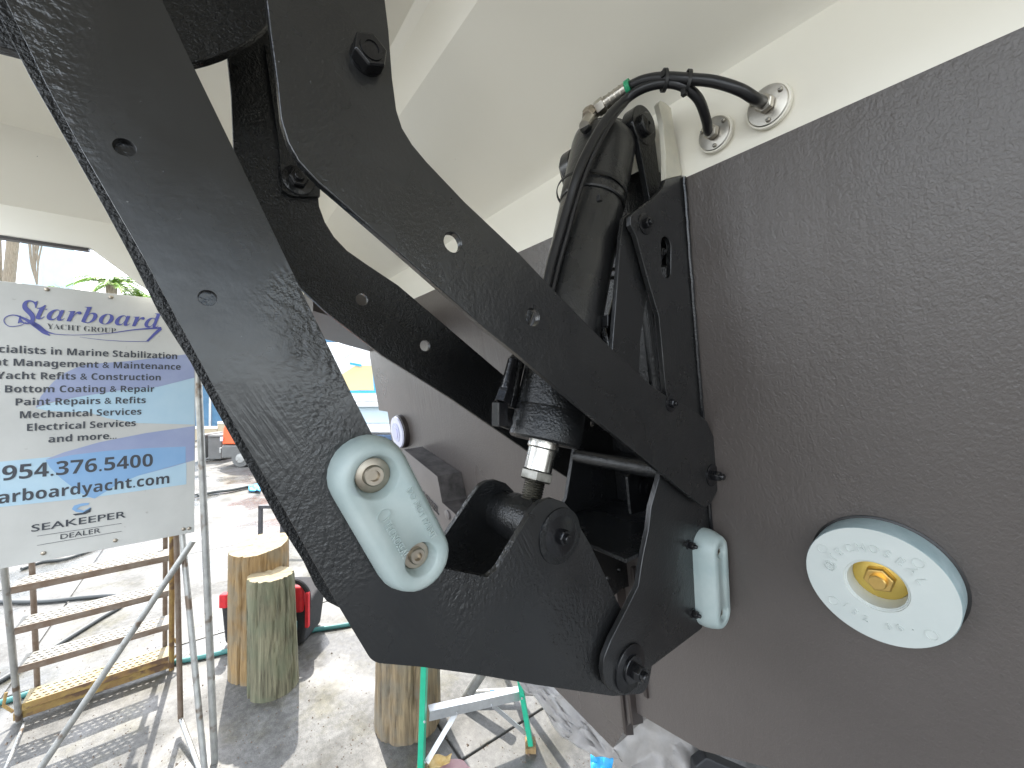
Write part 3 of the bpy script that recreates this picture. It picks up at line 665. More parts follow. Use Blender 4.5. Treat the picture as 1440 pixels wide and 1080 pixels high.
# ================================================================== ANODES
def capsule(c1, c2, r, n=14):
    d = (c2 - c1).normalized(); a0 = math.atan2(d[1], d[0]); o = []
    for i in range(n + 1): t = a0 + math.pi / 2 + math.pi * i / n; o.append((c1[0] + r * math.cos(t), c1[1] + r * math.sin(t)))
    for i in range(n + 1): t = a0 - math.pi / 2 + math.pi * i / n; o.append((c2[0] + r * math.cos(t), c2[1] + r * math.sin(t)))
    return o
def oval_anode(x0, C1, C2, rb, rf, h, label, recess=.5, text_on=True, small=False, rec=(.0165, .015)):
    """C1, C2 in (y, z): centres of the two ends at the base; protrudes towards -x"""
    from mathutils import Vector as Vv
    e = empty('sacrificial_anode', (x0, (C1[0] + C2[0]) / 2, (C1[1] + C2[1]) / 2), label, 'anode', 'zinc anodes')
    c1, c2 = Vv(C1), Vv(C2); steps = [(rb, 0), (rb, h * .30), (rb - (rb - rf) * .18, h * .55), (rf + .0045, h * .86), (rf + .0022, h * .96), (rf, h)]
    g = MB(); loops = []
    for (r, hh) in steps: loops.append([V((x0 - hh, a, b)) for a, b in capsule(c1, c2, r)])
    n = len(loops[0]); g.add([p for l in loops for p in l], [(j * n + i, j * n + (i + 1) % n, (j + 1) * n + (i + 1) % n, (j + 1) * n + i) for j in range(len(loops) - 1) for i in range(n)])
    front = loops[-1]; hs = []; m = 28
    for k, cc in enumerate((c1, c2)): hs.append([V((x0 - h, cc[0] + rec[k] * math.cos(2 * math.pi * i / m), cc[1] + rec[k] * math.sin(2 * math.pi * i / m))) for i in range(m)])
    flat = front + hs[0] + hs[1]; tr = cdt([front, hs[0], hs[1]]); g.add(flat, [tuple(t) for t in tr])
    for k, cc in enumerate((c1, c2)):
        vs = []; prs = [(rec[k], h), (rec[k] * .93, h - .0015), (rec[k] * .82, h - h * recess * .9), (rec[k] * .78, h - h * recess), (0.0001, h - h * recess)]
        for (r, hh) in prs:
            for i in range(m): a = 2 * math.pi * i / m; vs.append(V((x0 - hh, cc[0] + r * math.cos(a), cc[1] + r * math.sin(a))))
        g.add(vs, [(j * m + i, j * m + (i + 1) % m, (j + 1) * m + (i + 1) % m, (j + 1) * m + i) for j in range(len(prs) - 1) for i in range(m)])
    ob = g.build('zinc_body', 'zinc', e, ang=50)
    bm_fix(ob)
    for k, cc in enumerate((c1, c2)):
        P = V((x0 - h + h * recess, cc[0], cc[1])); r = rec[k]
        b = MB().lathe(P, -EX, [(r * .44, 0), (r * .46, .001), (r * .46, .0052), (r * .40, .0062), (r * .24, .0062), (r * .22, .002), (.0001, .002)], 24).build('bolt', 'bolt_steel', e)
        MB().lathe(P, -EX, [(r * .77, -.0005), (r * .77, .0012), (r * .73, .0017)], 28).build('washer', 'bolt_steel', b)
    return e
import bmesh
def bm_fix(ob):
    b = bmesh.new(); b.from_mesh(ob.data); bmesh.ops.remove_doubles(b, verts=b.verts, dist=1e-5); bmesh.ops.recalc_face_normals(b, faces=b.faces); b.to_mesh(ob.data); b.free()
hA_ = .027
q1 = onx(531, 672, XA - hA_); q2 = onx(593, 787, XA - hA_)
dvec = (V((q2.y, q2.z)) - V((q1.y, q1.z)))
an1 = oval_anode(XA, (q1.y, q1.z), (q2.y, q2.z), .0325, .0235, hA_, 'pale green-grey oval zinc anode with two bolts on the face of the wide lift arm', rec=(.0190, .0155))
d3 = V((0, dvec.x, dvec.y)).normalized(); up3 = V((-1, 0, 0)).cross(d3)
if up3.y > 0: pass
tO = V((XA - hA_ - .0001, (q1.y + q2.y) / 2, (q1.z + q2.z) / 2))
text('embossed_words', 'DO NOT PAINT', onx(571, 690, XA - hA_), d3, (-EX).cross(d3), 'zinc', an1, cap=.0058, width=.052, ext=.0013, bold=.004)
text('embossed_maker', '◯ TECNOSEAL', onx(531, 722, XA - hA_), d3, (-EX).cross(d3), 'zinc', an1, cap=.0062, width=.047, ext=.0013, bold=.004)
# the second oval anode on the outer face of the bracket
z1 = onx(1007, 776, .308); z2 = onx(1015, 857, .308)
an2 = oval_anode(XN, (-.640, onx(990, 767, XN).z), (-.648, onx(998, 847, XN).z), .0300, .020, .031, 'pale oval zinc anode seen edge-on at the bracket beside the transom', rec=(.012, .012), recess=.35)
for (a, b) in ((966, 766), (971, 862)): hexbolt(br, onx(a + 3, b, XN), -EX, .006, 'blackgloss', 1.3, .008, .5)

# round anode on the transom
FC = V(onT(1231, 824, .034)); RC = FC - TN * .034
ra = empty('round_anode', RC, 'large round pale zinc disc anode with brass bolt on the brown transom', 'anode')
g = MB(); g.cur = 1; g.lathe(RC, TN, [(.0705, 0), (.0705, .004), (.070, .0325), (.0692, .034)], 80)
g.f = [f for f in g.f if len(f) == 4]; g.mi = [1] * len(g.f)
g.cur = 0; g2 = [(.0692, .034), (.0305, .034), (.0298, .0325), (.0290, .0322), (.0284, .031), (.0276, .0307), (.0270, .020), (.0266, .005), (.0001, .005)]
o_ = len(g.f); g.lathe(RC, TN, g2, 80); 
keep = [(f, m_) for f, m_ in zip(g.f, g.mi) if len(f) == 4]; g.f = [k_[0] for k_ in keep]; g.mi = [k_[1] for k_ in keep]
g.build('zinc_disc', ['zinc_round', 'shaded_zinc_rim'], ra, ang=40)
MB().lathe(RC + TN * .005, TN, [(.0264, 0), (.0264, .0045), (.0245, .0055)], 48).build('cup_washer', 'yellow', ra)
nt_ = MB().lathe(RC + TN * .010, TN, [(.0148, 0), (.0156, .001), (.0156, .0070), (.0138, .0092)], 6, .25).build('hex_nut', 'brass', ra, bevel=.0006)
MB().lathe(RC + TN * .017, TN, [(.0085, 0), (.0085, .0080), (.0074, .0092)], 24).build('stud', 'brass', nt_)
MB().lathe(RC - TN * .0035, TN, [(.0735, 0), (.0735, .0045), (.071, .006)], 80).build('gasket', 'tie', ra)
# raised lettering round the disc
def arc_text(s_, rr, a0, a1, cap, flip=False):
    n_ = len(s_)
    for i, ch_ in enumerate(s_):
        if ch_ == ' ': continue
        a = a0 + (a1 - a0) * i / (n_ - 1)
        rad_ = (-EX) * math.cos(a) + TV * math.sin(a)      # seen from aft, +x is to the left
        P = FC + rad_ * rr; yd = -rad_ if flip else rad_; xd = yd.cross(TN)
        text('raised_letter', ch_, P - yd * cap * .5, xd, yd, 'zinc_round', ra, cap=cap, ext=.0014, bold=.004, align='C')
arc_text('@TECNOSEAL', .0455, math.radians(168), math.radians(28), .0095)
arc_text('152 00.', .047, math.radians(-128), math.radians(-52), .0078, True)
for a, r_ in ((150, .058), (48, .056), (-40, .06), (-138, .056)):
    a = math.radians(a); P = FC + ((-EX) * math.cos(a) + TV * math.sin(a)) * r_
    g = MB(); n = 24; vs = []
    e1, e2 = EX, TV
    MB().lathe(P, TN, [(.0058, 0), (.0058, .0008), (.0046, .0008), (.0044, .0001)], n).build('sprue_mark', 'zinc_round', ra)
# ================================================================== YARD: SIGN ON ITS STAND
HZ = 546
sL, sR = atd(0, 546, 1.264), atd(275, 546, 1.59)
sL.z = sR.z = 0
SX = (sR - sL).normalized(); SN = EZ.cross(SX) * 1.0
if SN.dot(CAM - sR) < 0: SN = -SN
def onS(px, py, off=0):
    r = ray(px, py); return CAM + r * ((SN.dot(sR - CAM) + off) / SN.dot(r))
def sS(px, py): p = onS(px, py); return (p - sR).dot(SX), p.z
def PS(s, z, off=0): return V((sR.x, sR.y, 0)) + SX * s + EZ * z + SN * off
sg_x = SX if SX.cross(EZ).dot(SN) > 0 else -SX
M['signwhite'] = mat('weathered_white_sign', (.46, .46, .435), (.55, .55, .52), 3, .42, 0, ((60, .05, .001),), 0, spots=(34, .70, .78, (.35, .34, .31)))
M['galv'] = mat('galvanised_tube', (.30, .30, .29), (.42, .42, .40), 25, .42, .6, ((120, .2, .001),), rvar=.1, spots=(14, .58, .66, (.16, .12, .09)))
M['rust'] = mat('rusty_yellow_steel', (.34, .24, .07), (.17, .085, .04), 9, .65, .1, ((130, .4, .001),), spots=(16, .52, .6, (.12, .07, .04)))
M['rustbrown'] = mat('rusty_tube', (.13, .08, .05), (.22, .18, .145), 14, .6, .3, ((130, .4, .001),))
M['ink'] = mat('dark_grey_print', (.045, .05, .06), None, 5, .5)
M['navy'] = mat('blue_violet_print', (.075, .085, .30), None, 5, .45)
M['peri'] = mat('periwinkle_print', (.26, .30, .46), (.30, .34, .49), 9, .45)
M['blueprint'] = mat('blue_print', (.20, .36, .58), (.23, .39, .60), 9, .45)
M['sky_print'] = mat('light_blue_print', (.37, .53, .64), (.42, .57, .66), 9, .45)
zb, zt_ = sS(275, 748)[1], sS(0, 395)[1]
sign = empty('yacht_yard_sign', PS(-.35, 0), 'weathered white advertising board with blue lettering on a tube stand', 'sign')
SW = .95
MB().plate([PS(0, zb), PS(0, zt_), PS(-SW, zt_), PS(-SW, zb)], -SN * .004).build('board', 'signwhite', sign, bevel=.0008)
def prt(name, pts, m, off): MB().plate([onS(a, b, off) for a, b in pts], SN * .0003).build(name, m, sign)
def clipx(p): return p
prt('light_band', [(-60, 655), (67, 643), (139, 636), (262, 627), (262, 681), (133, 699), (0, 713), (-60, 719)], 'sky_print', .0004)
prt('light_swoosh', [(50, 574), (69, 567), (111, 558), (167, 549), (222, 541), (273.5, 531), (273.5, 597), (194, 595), (150, 588), (125, 580), (69, 578)], 'sky_print', .0004)
prt('upper_swoosh', [(50, 573), (57, 558), (64, 549), (76, 536), (92, 524), (107, 517), (125, 512), (178, 508), (230, 502), (272.5, 497), (273.5, 531), (222, 544), (167, 549), (111, 558), (69, 566)], 'peri', .0008)
prt('lower_swoosh', [(64, 646), (90, 636), (139, 622), (205, 609), (273.5, 599), (273.5, 647), (240, 657), (194, 669), (181, 652), (150, 644), (100, 645)], 'peri', .0008)
prt('blue_swoosh', [(64, 647), (100, 640), (150, 634), (210, 630), (261, 628), (261, 650), (194, 669), (165, 681), (133, 701), (122, 698), (103, 686), (85, 672), (70, 657)], 'blueprint', .0012)
OFF = .0017
def line(txt, l, r, cap, m='ink', name='lettering', bold=0, center=None, shear=0, width=None):
    if txt not in ('DEALER', 'SEAKEEPER') and m == 'ink': txt = B(txt)
    (x0, y0), (x1, y1) = l, r; a, za = sS(x0, y0); b, zb_ = sS(x1, y1)
    if center is not None: text(name, txt, PS(center, (za + zb_) / 2, OFF), sg_x, EZ, m, sign, cap=cap, width=width, ext=.0003, bold=bold, align='C', shear=shear, cond=1.0)
    else:
        o = (x0, y0); text(name, txt, PS(a, (za + zb_) / 2, OFF), sg_x, EZ, m, sign, cap=cap, width=abs(b - a), ext=.0003, bold=bold, shear=shear)
cc = (sS(7, 552)[0] + sS(217, 551)[0]) / 2
wpc = abs(sS(217, 551)[0] - sS(7, 552)[0]) / 23.0
def cl(txt, r, cap, **k):
    b, z = sS(*r); line(txt, r, r, cap, center=cc, width=2 * abs(b - cc), **k)
C_ = .0225
cl('Specialists in Marine Stabilization', (249, 505), C_)
cl('Yacht Management & Maintenance', (254, 520), C_)
cl('Yacht Refits & Construction', (226, 535), C_)
line('Bottom Coating & Repair', (7, 552), (217, 551), C_)
line('Paint Repairs & Refits', (22, 570), (205, 567), C_)
line('Mechanical Services', (28, 588), (199, 583), C_)
line('Electrical Services', (38, 606), (191, 599), C_)
line('and more...', (68, 622), (164, 617), C_)
line('954.376.5400', (3, 675), (215, 656), .046)
cu = (sS(0, 706)[0] + 0)
b_, z_ = sS(238, 681); a_, za_ = sS(0, 706)
wd = abs(b_ - a_) * 18 / 16.15
text('lettering', B('starboardyacht.com'), PS(b_, (z_ + za_) / 2, OFF), sg_x, EZ, 'ink', sign, cap=.037, width=wd, ext=.0003, bold=0, align='R')
line('SEAKEEPER', (44, 747), (177, 728), .023, bold=.007)
line('DEALER', (85, 758), (141, 749), .017, bold=0)
def rule(a, b, t=.0012, m='ink'): p, q = onS(*a, OFF), onS(*b, OFF); MB().bar(p, q, t, .0004, SN.cross((q - p).normalized())).build('rule_line', m, sign)
rule((52, 754), (171, 736)); rule((52, 767), (171, 747))
prt('emblem_upper', [(101, 716), (104, 711), (114, 708), (126, 707), (124, 710), (113, 712), (108, 716), (118, 718), (127, 713), (128, 716), (120, 721), (107, 720)], 'blueprint', OFF)
prt('emblem_lower', [(102, 723), (116, 721), (128, 714), (127, 720), (120, 723), (106, 725)], 'ink', OFF)
# the big italic word, with its swashes drawn as ribbons
line('𝑺', (25, 455), (53, 455), .078, 'navy', bold=.002)
a1_, z1_ = sS(50, 453); a2_, z2_ = sS(226, 461)
text('lettering', '𝒕𝒂𝒓𝒃𝒐𝒂𝒓𝒅', PS(a1_, (z1_ + z2_) / 2 + .004, OFF), sg_x, EZ, 'navy', sign, cap=.058, width=abs(a2_ - a1_), ext=.0003, bold=-.004)
a1_, z1_ = sS(66, 463); a2_, z2_ = sS(163, 468)
text('lettering', '𝖸𝖠𝖢𝖧𝖳 𝖦𝖱𝖮𝖴𝖯'.replace('𝖸𝖠𝖢𝖧𝖳 𝖦𝖱𝖮𝖴𝖯', '𝐘𝐀𝐂𝐇𝐓 𝐆𝐑𝐎𝐔𝐏'), PS(a1_, (z1_ + z2_) / 2, OFF), sg_x, EZ, 'ink', sign, cap=.0185, width=abs(a2_ - a1_), ext=.0003, bold=-.012)
def ribbon(pts, ws, m='navy'):
    P = spline([onS(a, b, OFF) for a, b in pts], 6); n = len(P); g = MB(); vs = []
    for i, p in enumerate(P):
        t = i / (n - 1) * (len(ws) - 1); k = min(int(t), len(ws) - 2); w2 = (ws[k] * (1 - t + k) + ws[k + 1] * (t - k)) / 2
        d = (P[min(i + 1, n - 1)] - P[max(i - 1, 0)]).normalized(); u = SN.cross(d); vs += [p + u * w2 + SN * .0003, p - u * w2 + SN * .0003, p + u * w2, p - u * w2]
    fs = []
    for i in range(n - 1):
        a = 4 * i; b = a + 4; fs += [(a, a + 1, b + 1, b), (a, b, b + 2, a + 2), (a + 1, a + 3, b + 3, b + 1)]
    g.add(vs, fs); g.build('swash', m, sign)
ribbon([(37, 452), (30, 457), (14, 459), (6, 453), (8, 446), (20, 443), (36, 449), (50, 458), (62, 467), (70, 472)], [.001, .002, .002, .002, .002, .003, .008, .012, .012, .002])
ribbon([(42, 452), (54, 459), (65, 466), (80, 470), (110, 471), (150, 469), (190, 463.5), (227, 461)], [.012, .012, .006, .002, .0015, .002, .004, .007])
ribbon([(226, 462), (217, 470), (207, 480)], [.010, .008, .006])
ribbon([(207, 480), (180, 480), (145, 478), (112, 474)], [.002, .002, .0015, .001])
for (a, b) in ((66, 407), (156, 418), (61, 778), (162, 760), (258, 744), (266, 743)):
    MB().lathe(onS(a, b, .0005), SN, [(.0065, 0), (.006, .0025), (.003, .004)], 14).build('screw', 'bolt_steel', sign)
def px_tube(a, b, r, name, parent, m='galv', ext=0, seg=14):
    p, q = atd(*a), atd(*b); 
    if ext: q = p + (q - p).normalized() * ((q - p).length + ext)
    return MB().tube([p, q], r, seg).build(name, m, parent)
px_tube((274, 420, 1.63), (302, 1072, 1.60), .0125, 'post', sign)
px_tube((272, 760, 1.625), (52, 1088, 1.44), .0115, 'brace_tube', sign)
px_tube((247, 700, 1.66), (254, 1013, 1.74), .010, 'rear_post', sign, 'rustbrown')
px_tube((255, 740, 1.65), (288, 1085, 1.545), .0105, 'rear_post', sign)
px_tube((254, 1010, 1.74), (282, 1085, 1.56), .009, 'foot_tube', sign)
px_tube((34, 1018, 1.76), (6, 1085, 1.5), .006, 'foot_tube', sign)
pl = PS(-SW + .01, zb + .85, -.02); MB().tube([pl, V((pl.x, pl.y, 0))], .0125, 14).build('post', 'galv', sign)
MB().tube([PS(-SW, zt_ - .03, -.018), PS(0, zt_ - .03, -.018)], .010, 10).build('rail_tube', 'galv', sign)
MB().tube([PS(-SW, zb + .03, -.018), PS(0.0, zb + .03, -.018)], .010, 10).build('rail_tube', 'galv', sign)

# ================================================================== METAL STEPS
fl, fr = onz(33, 1013), onz(237, 943)
WX = (fr - fl).normalized(); WP = EZ.cross(WX)
if WP.dot(CAM - fl) < 0: WP = -WP            # points back towards the camera side
W_ = (fr - fl).length
steps = empty('metal_steps', (fl + fr) / 2, 'rusty yellow metal steps with perforated treads behind the advertising board', 'steps')
M['tread'] = mat('worn_galvanised_tread', (.15, .142, .12), (.22, .21, .185), 9, .55, .2, ((150, .3, .001),), spots=(20, .60, .66, (.35, .24, .12)))
M['treadyellow'] = mat('worn_yellow_tread', (.21, .16, .06), (.23, .20, .14), 9, .55, .1, ((150, .3, .001),), spots=(20, .58, .66, (.30, .19, .10)))
def SP(s, q, z): return V((fl.x, fl.y, 0)) + WX * s + WP * q + EZ * z
lean = .30
def st(z): return z * lean
TD = .115
for i, z in enumerate((.088, .283, .478, .673, .868)):
    q = st(z); hl = []
    for r_ in range(4):
        for c_ in range(17):
            cx = .02 + (W_ - .04) * (c_ + (.5 if r_ % 2 else 0)) / 17.5; cq = q - .016 - r_ * (TD - .03) / 3.2
            hl.append([SP(cx + .0098 * math.cos(t), cq + .0056 * math.sin(t), z) for t in [math.pi / 3 * k for k in range(6)]])
    tr = MB().plate([SP(0, q, z), SP(W_, q, z), SP(W_, q - TD, z), SP(0, q - TD, z)], (0, 0, -.003), hl).build('tread', 'treadyellow' if i == 0 else 'tread', steps)
    MB().box(SP(W_ / 2, q + .001, z - .012), (W_ / 2, .0022, .0145), (WX, WP, EZ)).build('tread_lip', 'rust' if i == 0 else 'rustbrown', steps, bevel=.001)
for s in (-.012, W_ + .012):
    MB().tube([SP(s, st(0), .0), SP(s, st(.95), .95)], .0115, 12).build('stringer', 'rust' if s > 0 else 'galv', steps)
    MB().tube([SP(s + (.03 if s < 0 else -.03), -TD - .02, 0.02), SP(s + (.03 if s < 0 else -.03), -TD + .13, .80)], .0105, 12).build('rear_stringer', 'rustbrown', steps)
MB().bar(SP(-.03, -.005, .03), SP(W_ + .02, -.005, .03), .035, .022, EZ).build('base_rail', 'rust', steps, bevel=.004)
MB().bar(SP(0, -.13, .03), SP(W_, -.13, .03), .03, .022, EZ).build('base_rail', 'rust', steps, bevel=.004)
MB().tube([SP(-.03, -.005, .05), SP(-.06, -.01, .09), SP(-.055, -.02, .14)], .006, 8).build('end_hook', 'rust', steps)
MB().tube([SP(W_ + .02, -.005, .05), SP(W_ + .05, -.01, .09), SP(W_ + .02, -.02, .15)], .006, 8).build('end_hook', 'rust', steps)

# ================================================================== TIMBER POSTS
def wood(name, c1, c2, c3):
    m = bpy.data.materials.new(name); m.use_nodes = True; t = m.node_tree; P = t.nodes['Principled BSDF']; k = t.links.new; P.inputs['Roughness'].default_value = .8
    c = t.nodes.new('ShaderNodeTexCoord'); a = t.nodes.new('ShaderNodeMapping'); a.inputs['Scale'].default_value = (1, 1, .07); k(c.outputs['Object'], a.inputs[0])
    n = t.nodes.new('ShaderNodeTexNoise'); n.inputs['Scale'].default_value = 70; n.inputs['Detail'].default_value = 9; n.inputs['Roughness'].default_value = .65; n.inputs['Distortion'].default_value = .5; k(a.outputs[0], n.inputs['Vector'])
    r = t.nodes.new('ShaderNodeValToRGB'); r.color_ramp.elements[0].position = .33; r.color_ramp.elements[0].color = (*c1, 1); r.color_ramp.elements[1].position = .62; r.color_ramp.elements[1].color = (*c2, 1)
    k(n.outputs['Fac'], r.inputs[0])
    n2 = t.nodes.new('ShaderNodeTexNoise'); n2.inputs['Scale'].default_value = 9; n2.inputs['Detail'].default_value = 5; k(c.outputs['Object'], n2.inputs['Vector'])
    r2 = t.nodes.new('ShaderNodeMapRange'); r2.inputs['From Min'].default_value = .45; r2.inputs['From Max'].default_value = .62; k(n2.outputs['Fac'], r2.inputs['Value'])
    x = t.nodes.new('ShaderNodeMixRGB'); k(r2.outputs[0], x.inputs[0]); k(r.outputs[0], x.inputs[1]); x.inputs[2].default_value = (*c3, 1); x.inputs[0].default_value = .5
    mm = t.nodes.new('ShaderNodeMath'); mm.operation = 'MULTIPLY'; mm.inputs[1].default_value = .6; k(r2.outputs[0], mm.inputs[0]); k(mm.outputs[0], x.inputs[0])
    k(x.outputs[0], P.inputs['Base Color'])
    b = t.nodes.new('ShaderNodeBump'); b.inputs['Strength'].default_value = .9; b.inputs['Distance'].default_value = .006; k(n.outputs['Fac'], b.inputs['Height']); k(b.outputs[0], P.inputs['Normal']); return m
M['wood_green'] = wood('weathered_green_timber', (.055, .05, .03), (.22, .205, .13), (.13, .145, .09))
M['wood_tan'] = wood('tan_timber', (.15, .085, .03), (.33, .22, .10), (.21, .19, .14))
M['wood_grey'] = wood('grey_brown_timber', (.06, .04, .02), (.27, .20, .115), (.16, .15, .12))
M['endgrain'] = mat('pale_end_grain', (.26, .205, .12), (.35, .29, .18), 30, .8, 0, ((60, .5, .002),), spots=(25, .62, .7, (.28, .2, .1)))
def log(base, h, r0, r1, m, label, lean=(0, 0), cut=.0, seed=1, end='endgrain'):
    e = empty('timber_post', base, label, 'timber post')
    g = MB(); seg = 88; H = 26; vs = []; tops = []
    rnd = random.Random(seed)
    cracks = [(rnd.uniform(0, 6.283), rnd.uniform(.03, .07), rnd.uniform(.006, .020), rnd.uniform(0, .8)) for _ in range(30)]
    for j in range(H + 1):
        t = j / H; z = h * t; r = r0 * (1 - t) + r1 * t
        for i in range(seg):
            a = 2 * math.pi * i / seg; rr = r * (1 + .035 * noise.noise((math.cos(a) * 1.5 + seed, math.sin(a) * 1.5, z * 1.2)) + .02 * noise.noise((math.cos(a) * 7, math.sin(a) * 7 + seed, z * 1.5)))
            for (ca, cw, cdp, cz) in cracks:
                da = (a + .12 * noise.noise((ca * 5, z * 5, 0)) - ca + math.pi) % (2 * math.pi) - math.pi
                if abs(da) < cw: rr -= cdp * (1 - abs(da) / cw) * max(0, min(1, 1.6 - abs(t - cz) * 2.6))
            zz = z
            if j == H: rr -= .004
            if j >= H - 1: zz = z + cut * math.cos(a - 2.2) * r + .006 * noise.noise((math.cos(a) * 4, math.sin(a) * 4, seed))
            if j == 0: zz = .012 * noise.noise((a * 3, seed, 0)) - .004
            vs.append(V(base) + V((rr * math.cos(a) + lean[0] * t, rr * math.sin(a) + lean[1] * t, zz)))
    g.add(vs, [(j * seg + i, j * seg + (i + 1) % seg, (j + 1) * seg + (i + 1) % seg, (j + 1) * seg + i) for j in range(H) for i in range(seg)])
    g.build('trunk', m, e, ang=60)
    top_ = vs[-seg:]; c_ = sum(top_, V((0, 0, 0))) / seg; g = MB(); vv = list(top_)
    for k_ in (.66, .33): vv += [c_ + (p - c_) * k_ + V((0, 0, .003 * noise.noise((p.x * 30, p.y * 30, k_)))) for p in top_]
    vv.append(c_); fs = [(q * seg + i, q * seg + (i + 1) % seg, (q + 1) * seg + (i + 1) % seg, (q + 1) * seg + i) for q in range(2) for i in range(seg)] + [(2 * seg + i, 2 * seg + (i + 1) % seg, 3 * seg) for i in range(seg)]
    g.add(vv, fs); g.build('cut_top', end, e)
bs = onz(385, 964); d_ = (bs - CAM).dot(F0)
hS = 1.5 - (806 - HZ) / FPX * d_
log(bs, hS, .114, .105, 'wood_green', 'shorter greenish weathered timber post standing in front of the tan one', lean=(.012, .014), cut=.05, seed=3)
bt_ = onz(364, 938); d_ = (bt_ - CAM).dot(F0); hT = 1.5 - (764 - HZ) / FPX * d_
log(bt_, hT, .136, .138, 'wood_tan', 'taller tan timber post behind the short greenish one', cut=-.12, seed=8)
b3 = onz(574, 1008)
log(b3, .80, .150, .132, 'wood_grey', 'grey-brown timber post half hidden below the black lift arm', seed=5, cut=.02)

# ================================================================== TOOL BAG
M['bagblack'] = mat('black_canvas', (.022, .022, .024), (.035, .035, .037), 60, .85, 0, ((300, .5, .001),))
M['bagred'] = mat('red_canvas', (.62, .025, .035), (.5, .02, .03), 40, .7, 0, ((200, .4, .001), (20, .4, .008)))
M['yellowp'] = mat('yellow_plastic', (.75, .55, .04), None, 5, .4)
M['cyan'] = mat('cyan_plastic', (.06, .42, .50), None, 5, .3)
M['bluetape'] = mat('blue_tape', (.02, .30, .62), (.03, .36, .68), 30, .5, 0, ((80, .4, .002),))
bgp = onz(392, 893); bd = (bgp - CAM).dot(F0)
bx = RT; by = F0
bag = empty('tool_bag', bgp, 'open red and black canvas tool bag standing behind the timber posts', 'tool bag')
def bq(a, b, c): return bgp + bx * a + by * b + EZ * c
g = MB(); lo = [bq(a, b, 0.005) for a, b in ((-.26, -.10), (.20, -.10), (.20, .12), (-.26, .12))]; hi = [bq(a, b, c) for a, b, c in ((-.28, -.11, .25), (.235, -.11, .24), (.235, .13, .30), (-.28, .13, .30))]
g.add(lo + hi, [(3, 2, 1, 0)] + [(i, (i + 1) % 4, (i + 1) % 4 + 4, i + 4) for i in range(4)] + [(4, 5, 6, 7)]); g.build('bag_body', 'bagblack', bag, bevel=.02, seg=3)
MB().box(bq(.125, -.105, .275), (.085, .022, .075), (bx, by, EZ)).build('side_pocket', 'bagred', bag, bevel=.018, seg=3)
MB().tube([bq(.04, -.1, .20), bq(.06, -.12, .34), bq(.16, -.12, .385), bq(.225, -.11, .33), bq(.23, -.09, .22)], .014, 10, 6).build('carry_handle', 'bagblack', bag)
MB().box(bq(-.25, -.112, .27), (.022, .02, .04), (bx, by, EZ)).build('end_pocket', 'bagred', bag, bevel=.008)
MB().box(bq(.06, -.118, .12), (.03, .012, .08), (bx, by, EZ)).build('front_pocket', 'bagblack', bag, bevel=.006)
MB().lathe(bq(.045, -.135, .165), -by, [(.022, 0), (.022, .008), (.012, .01)], 24).build('tape_measure', 'yellowp', bag)
MB().lathe(bq(.155, -.14, .10), EZ, [(.028, 0), (.028, .055), (.02, .07), (.011, .078), (.011, .095)], 20).build('bottle', 'cyan', bag)
MB().box(bq(.235, -.12, .22), (.010, .012, .10), (bx, by, EZ)).build('strap', 'bagred', bag, bevel=.004)

# ================================================================== HOSES ON THE GROUND
M['teal'] = mat('teal_hose', (.05, .19, .18), None, 5, .5, 0, ((60, .1, .001),))
M['greyhose'] = mat('dark_grey_hose', (.05, .055, .055), None, 5, .5)
def ghose(pts, r, m, label):
    h = MB().tube([onz(a, b, r) for a, b in pts], r, 12, 8).build('ground_hose', m); tag(h, label, 'hose'); return h
ghose([(-40, 992), (0, 988), (80, 962), (170, 940), (250, 930), (330, 913), (420, 890), (490, 878), (580, 862), (700, 850)], .013, 'teal', 'teal hose lying across the concrete behind the steps and posts')
ghose([(-20, 846), (60, 846), (120, 840), (165, 838), (172, 850), (140, 870), (100, 895), (60, 920), (20, 945), (-30, 975)], .013, 'greyhose', 'dark grey hose looped on the ground seen between the step treads')
ghose([(30, 800), (60, 790), (95, 785), (140, 768), (200, 740), (270, 697), (320, 690), (360, 682), (420, 672)], .013, 'greyhose', 'dark grey hose lying far across the yard beyond the board')
ghose([(278, 697), (300, 692), (325, 689), (350, 684)], .022, 'greyhose', 'thick dark hose end lying on the yard beside the board post')

g = MB(); rn = random.Random(21)
for k in range(1400):
    p = onz(rn.uniform(-20, 900), 600 + 480 * rn.random() ** .45, 0); r_ = rn.uniform(.0015, .005) * (1 if rn.random() < .93 else 2.2); a_ = rn.random() * 6.3
    if p.x > 9: continue
    g.add([p + V((r_ * math.cos(a_ + q), r_ * math.sin(a_ + q) * .7, -.0005)) for q in (0, 2.1, 4.2)] + [p + V((0, 0, r_ * .7))], [(0, 1, 3), (1, 2, 3), (2, 0, 3)])
tag(g.build('ground_grit', 'darksteel' if 'darksteel' in M else 'binsgrey' if 'binsgrey' in M else 'rustbrown'), 'scattered dark grit and leaf bits on the concrete', 'grit', kind='stuff')

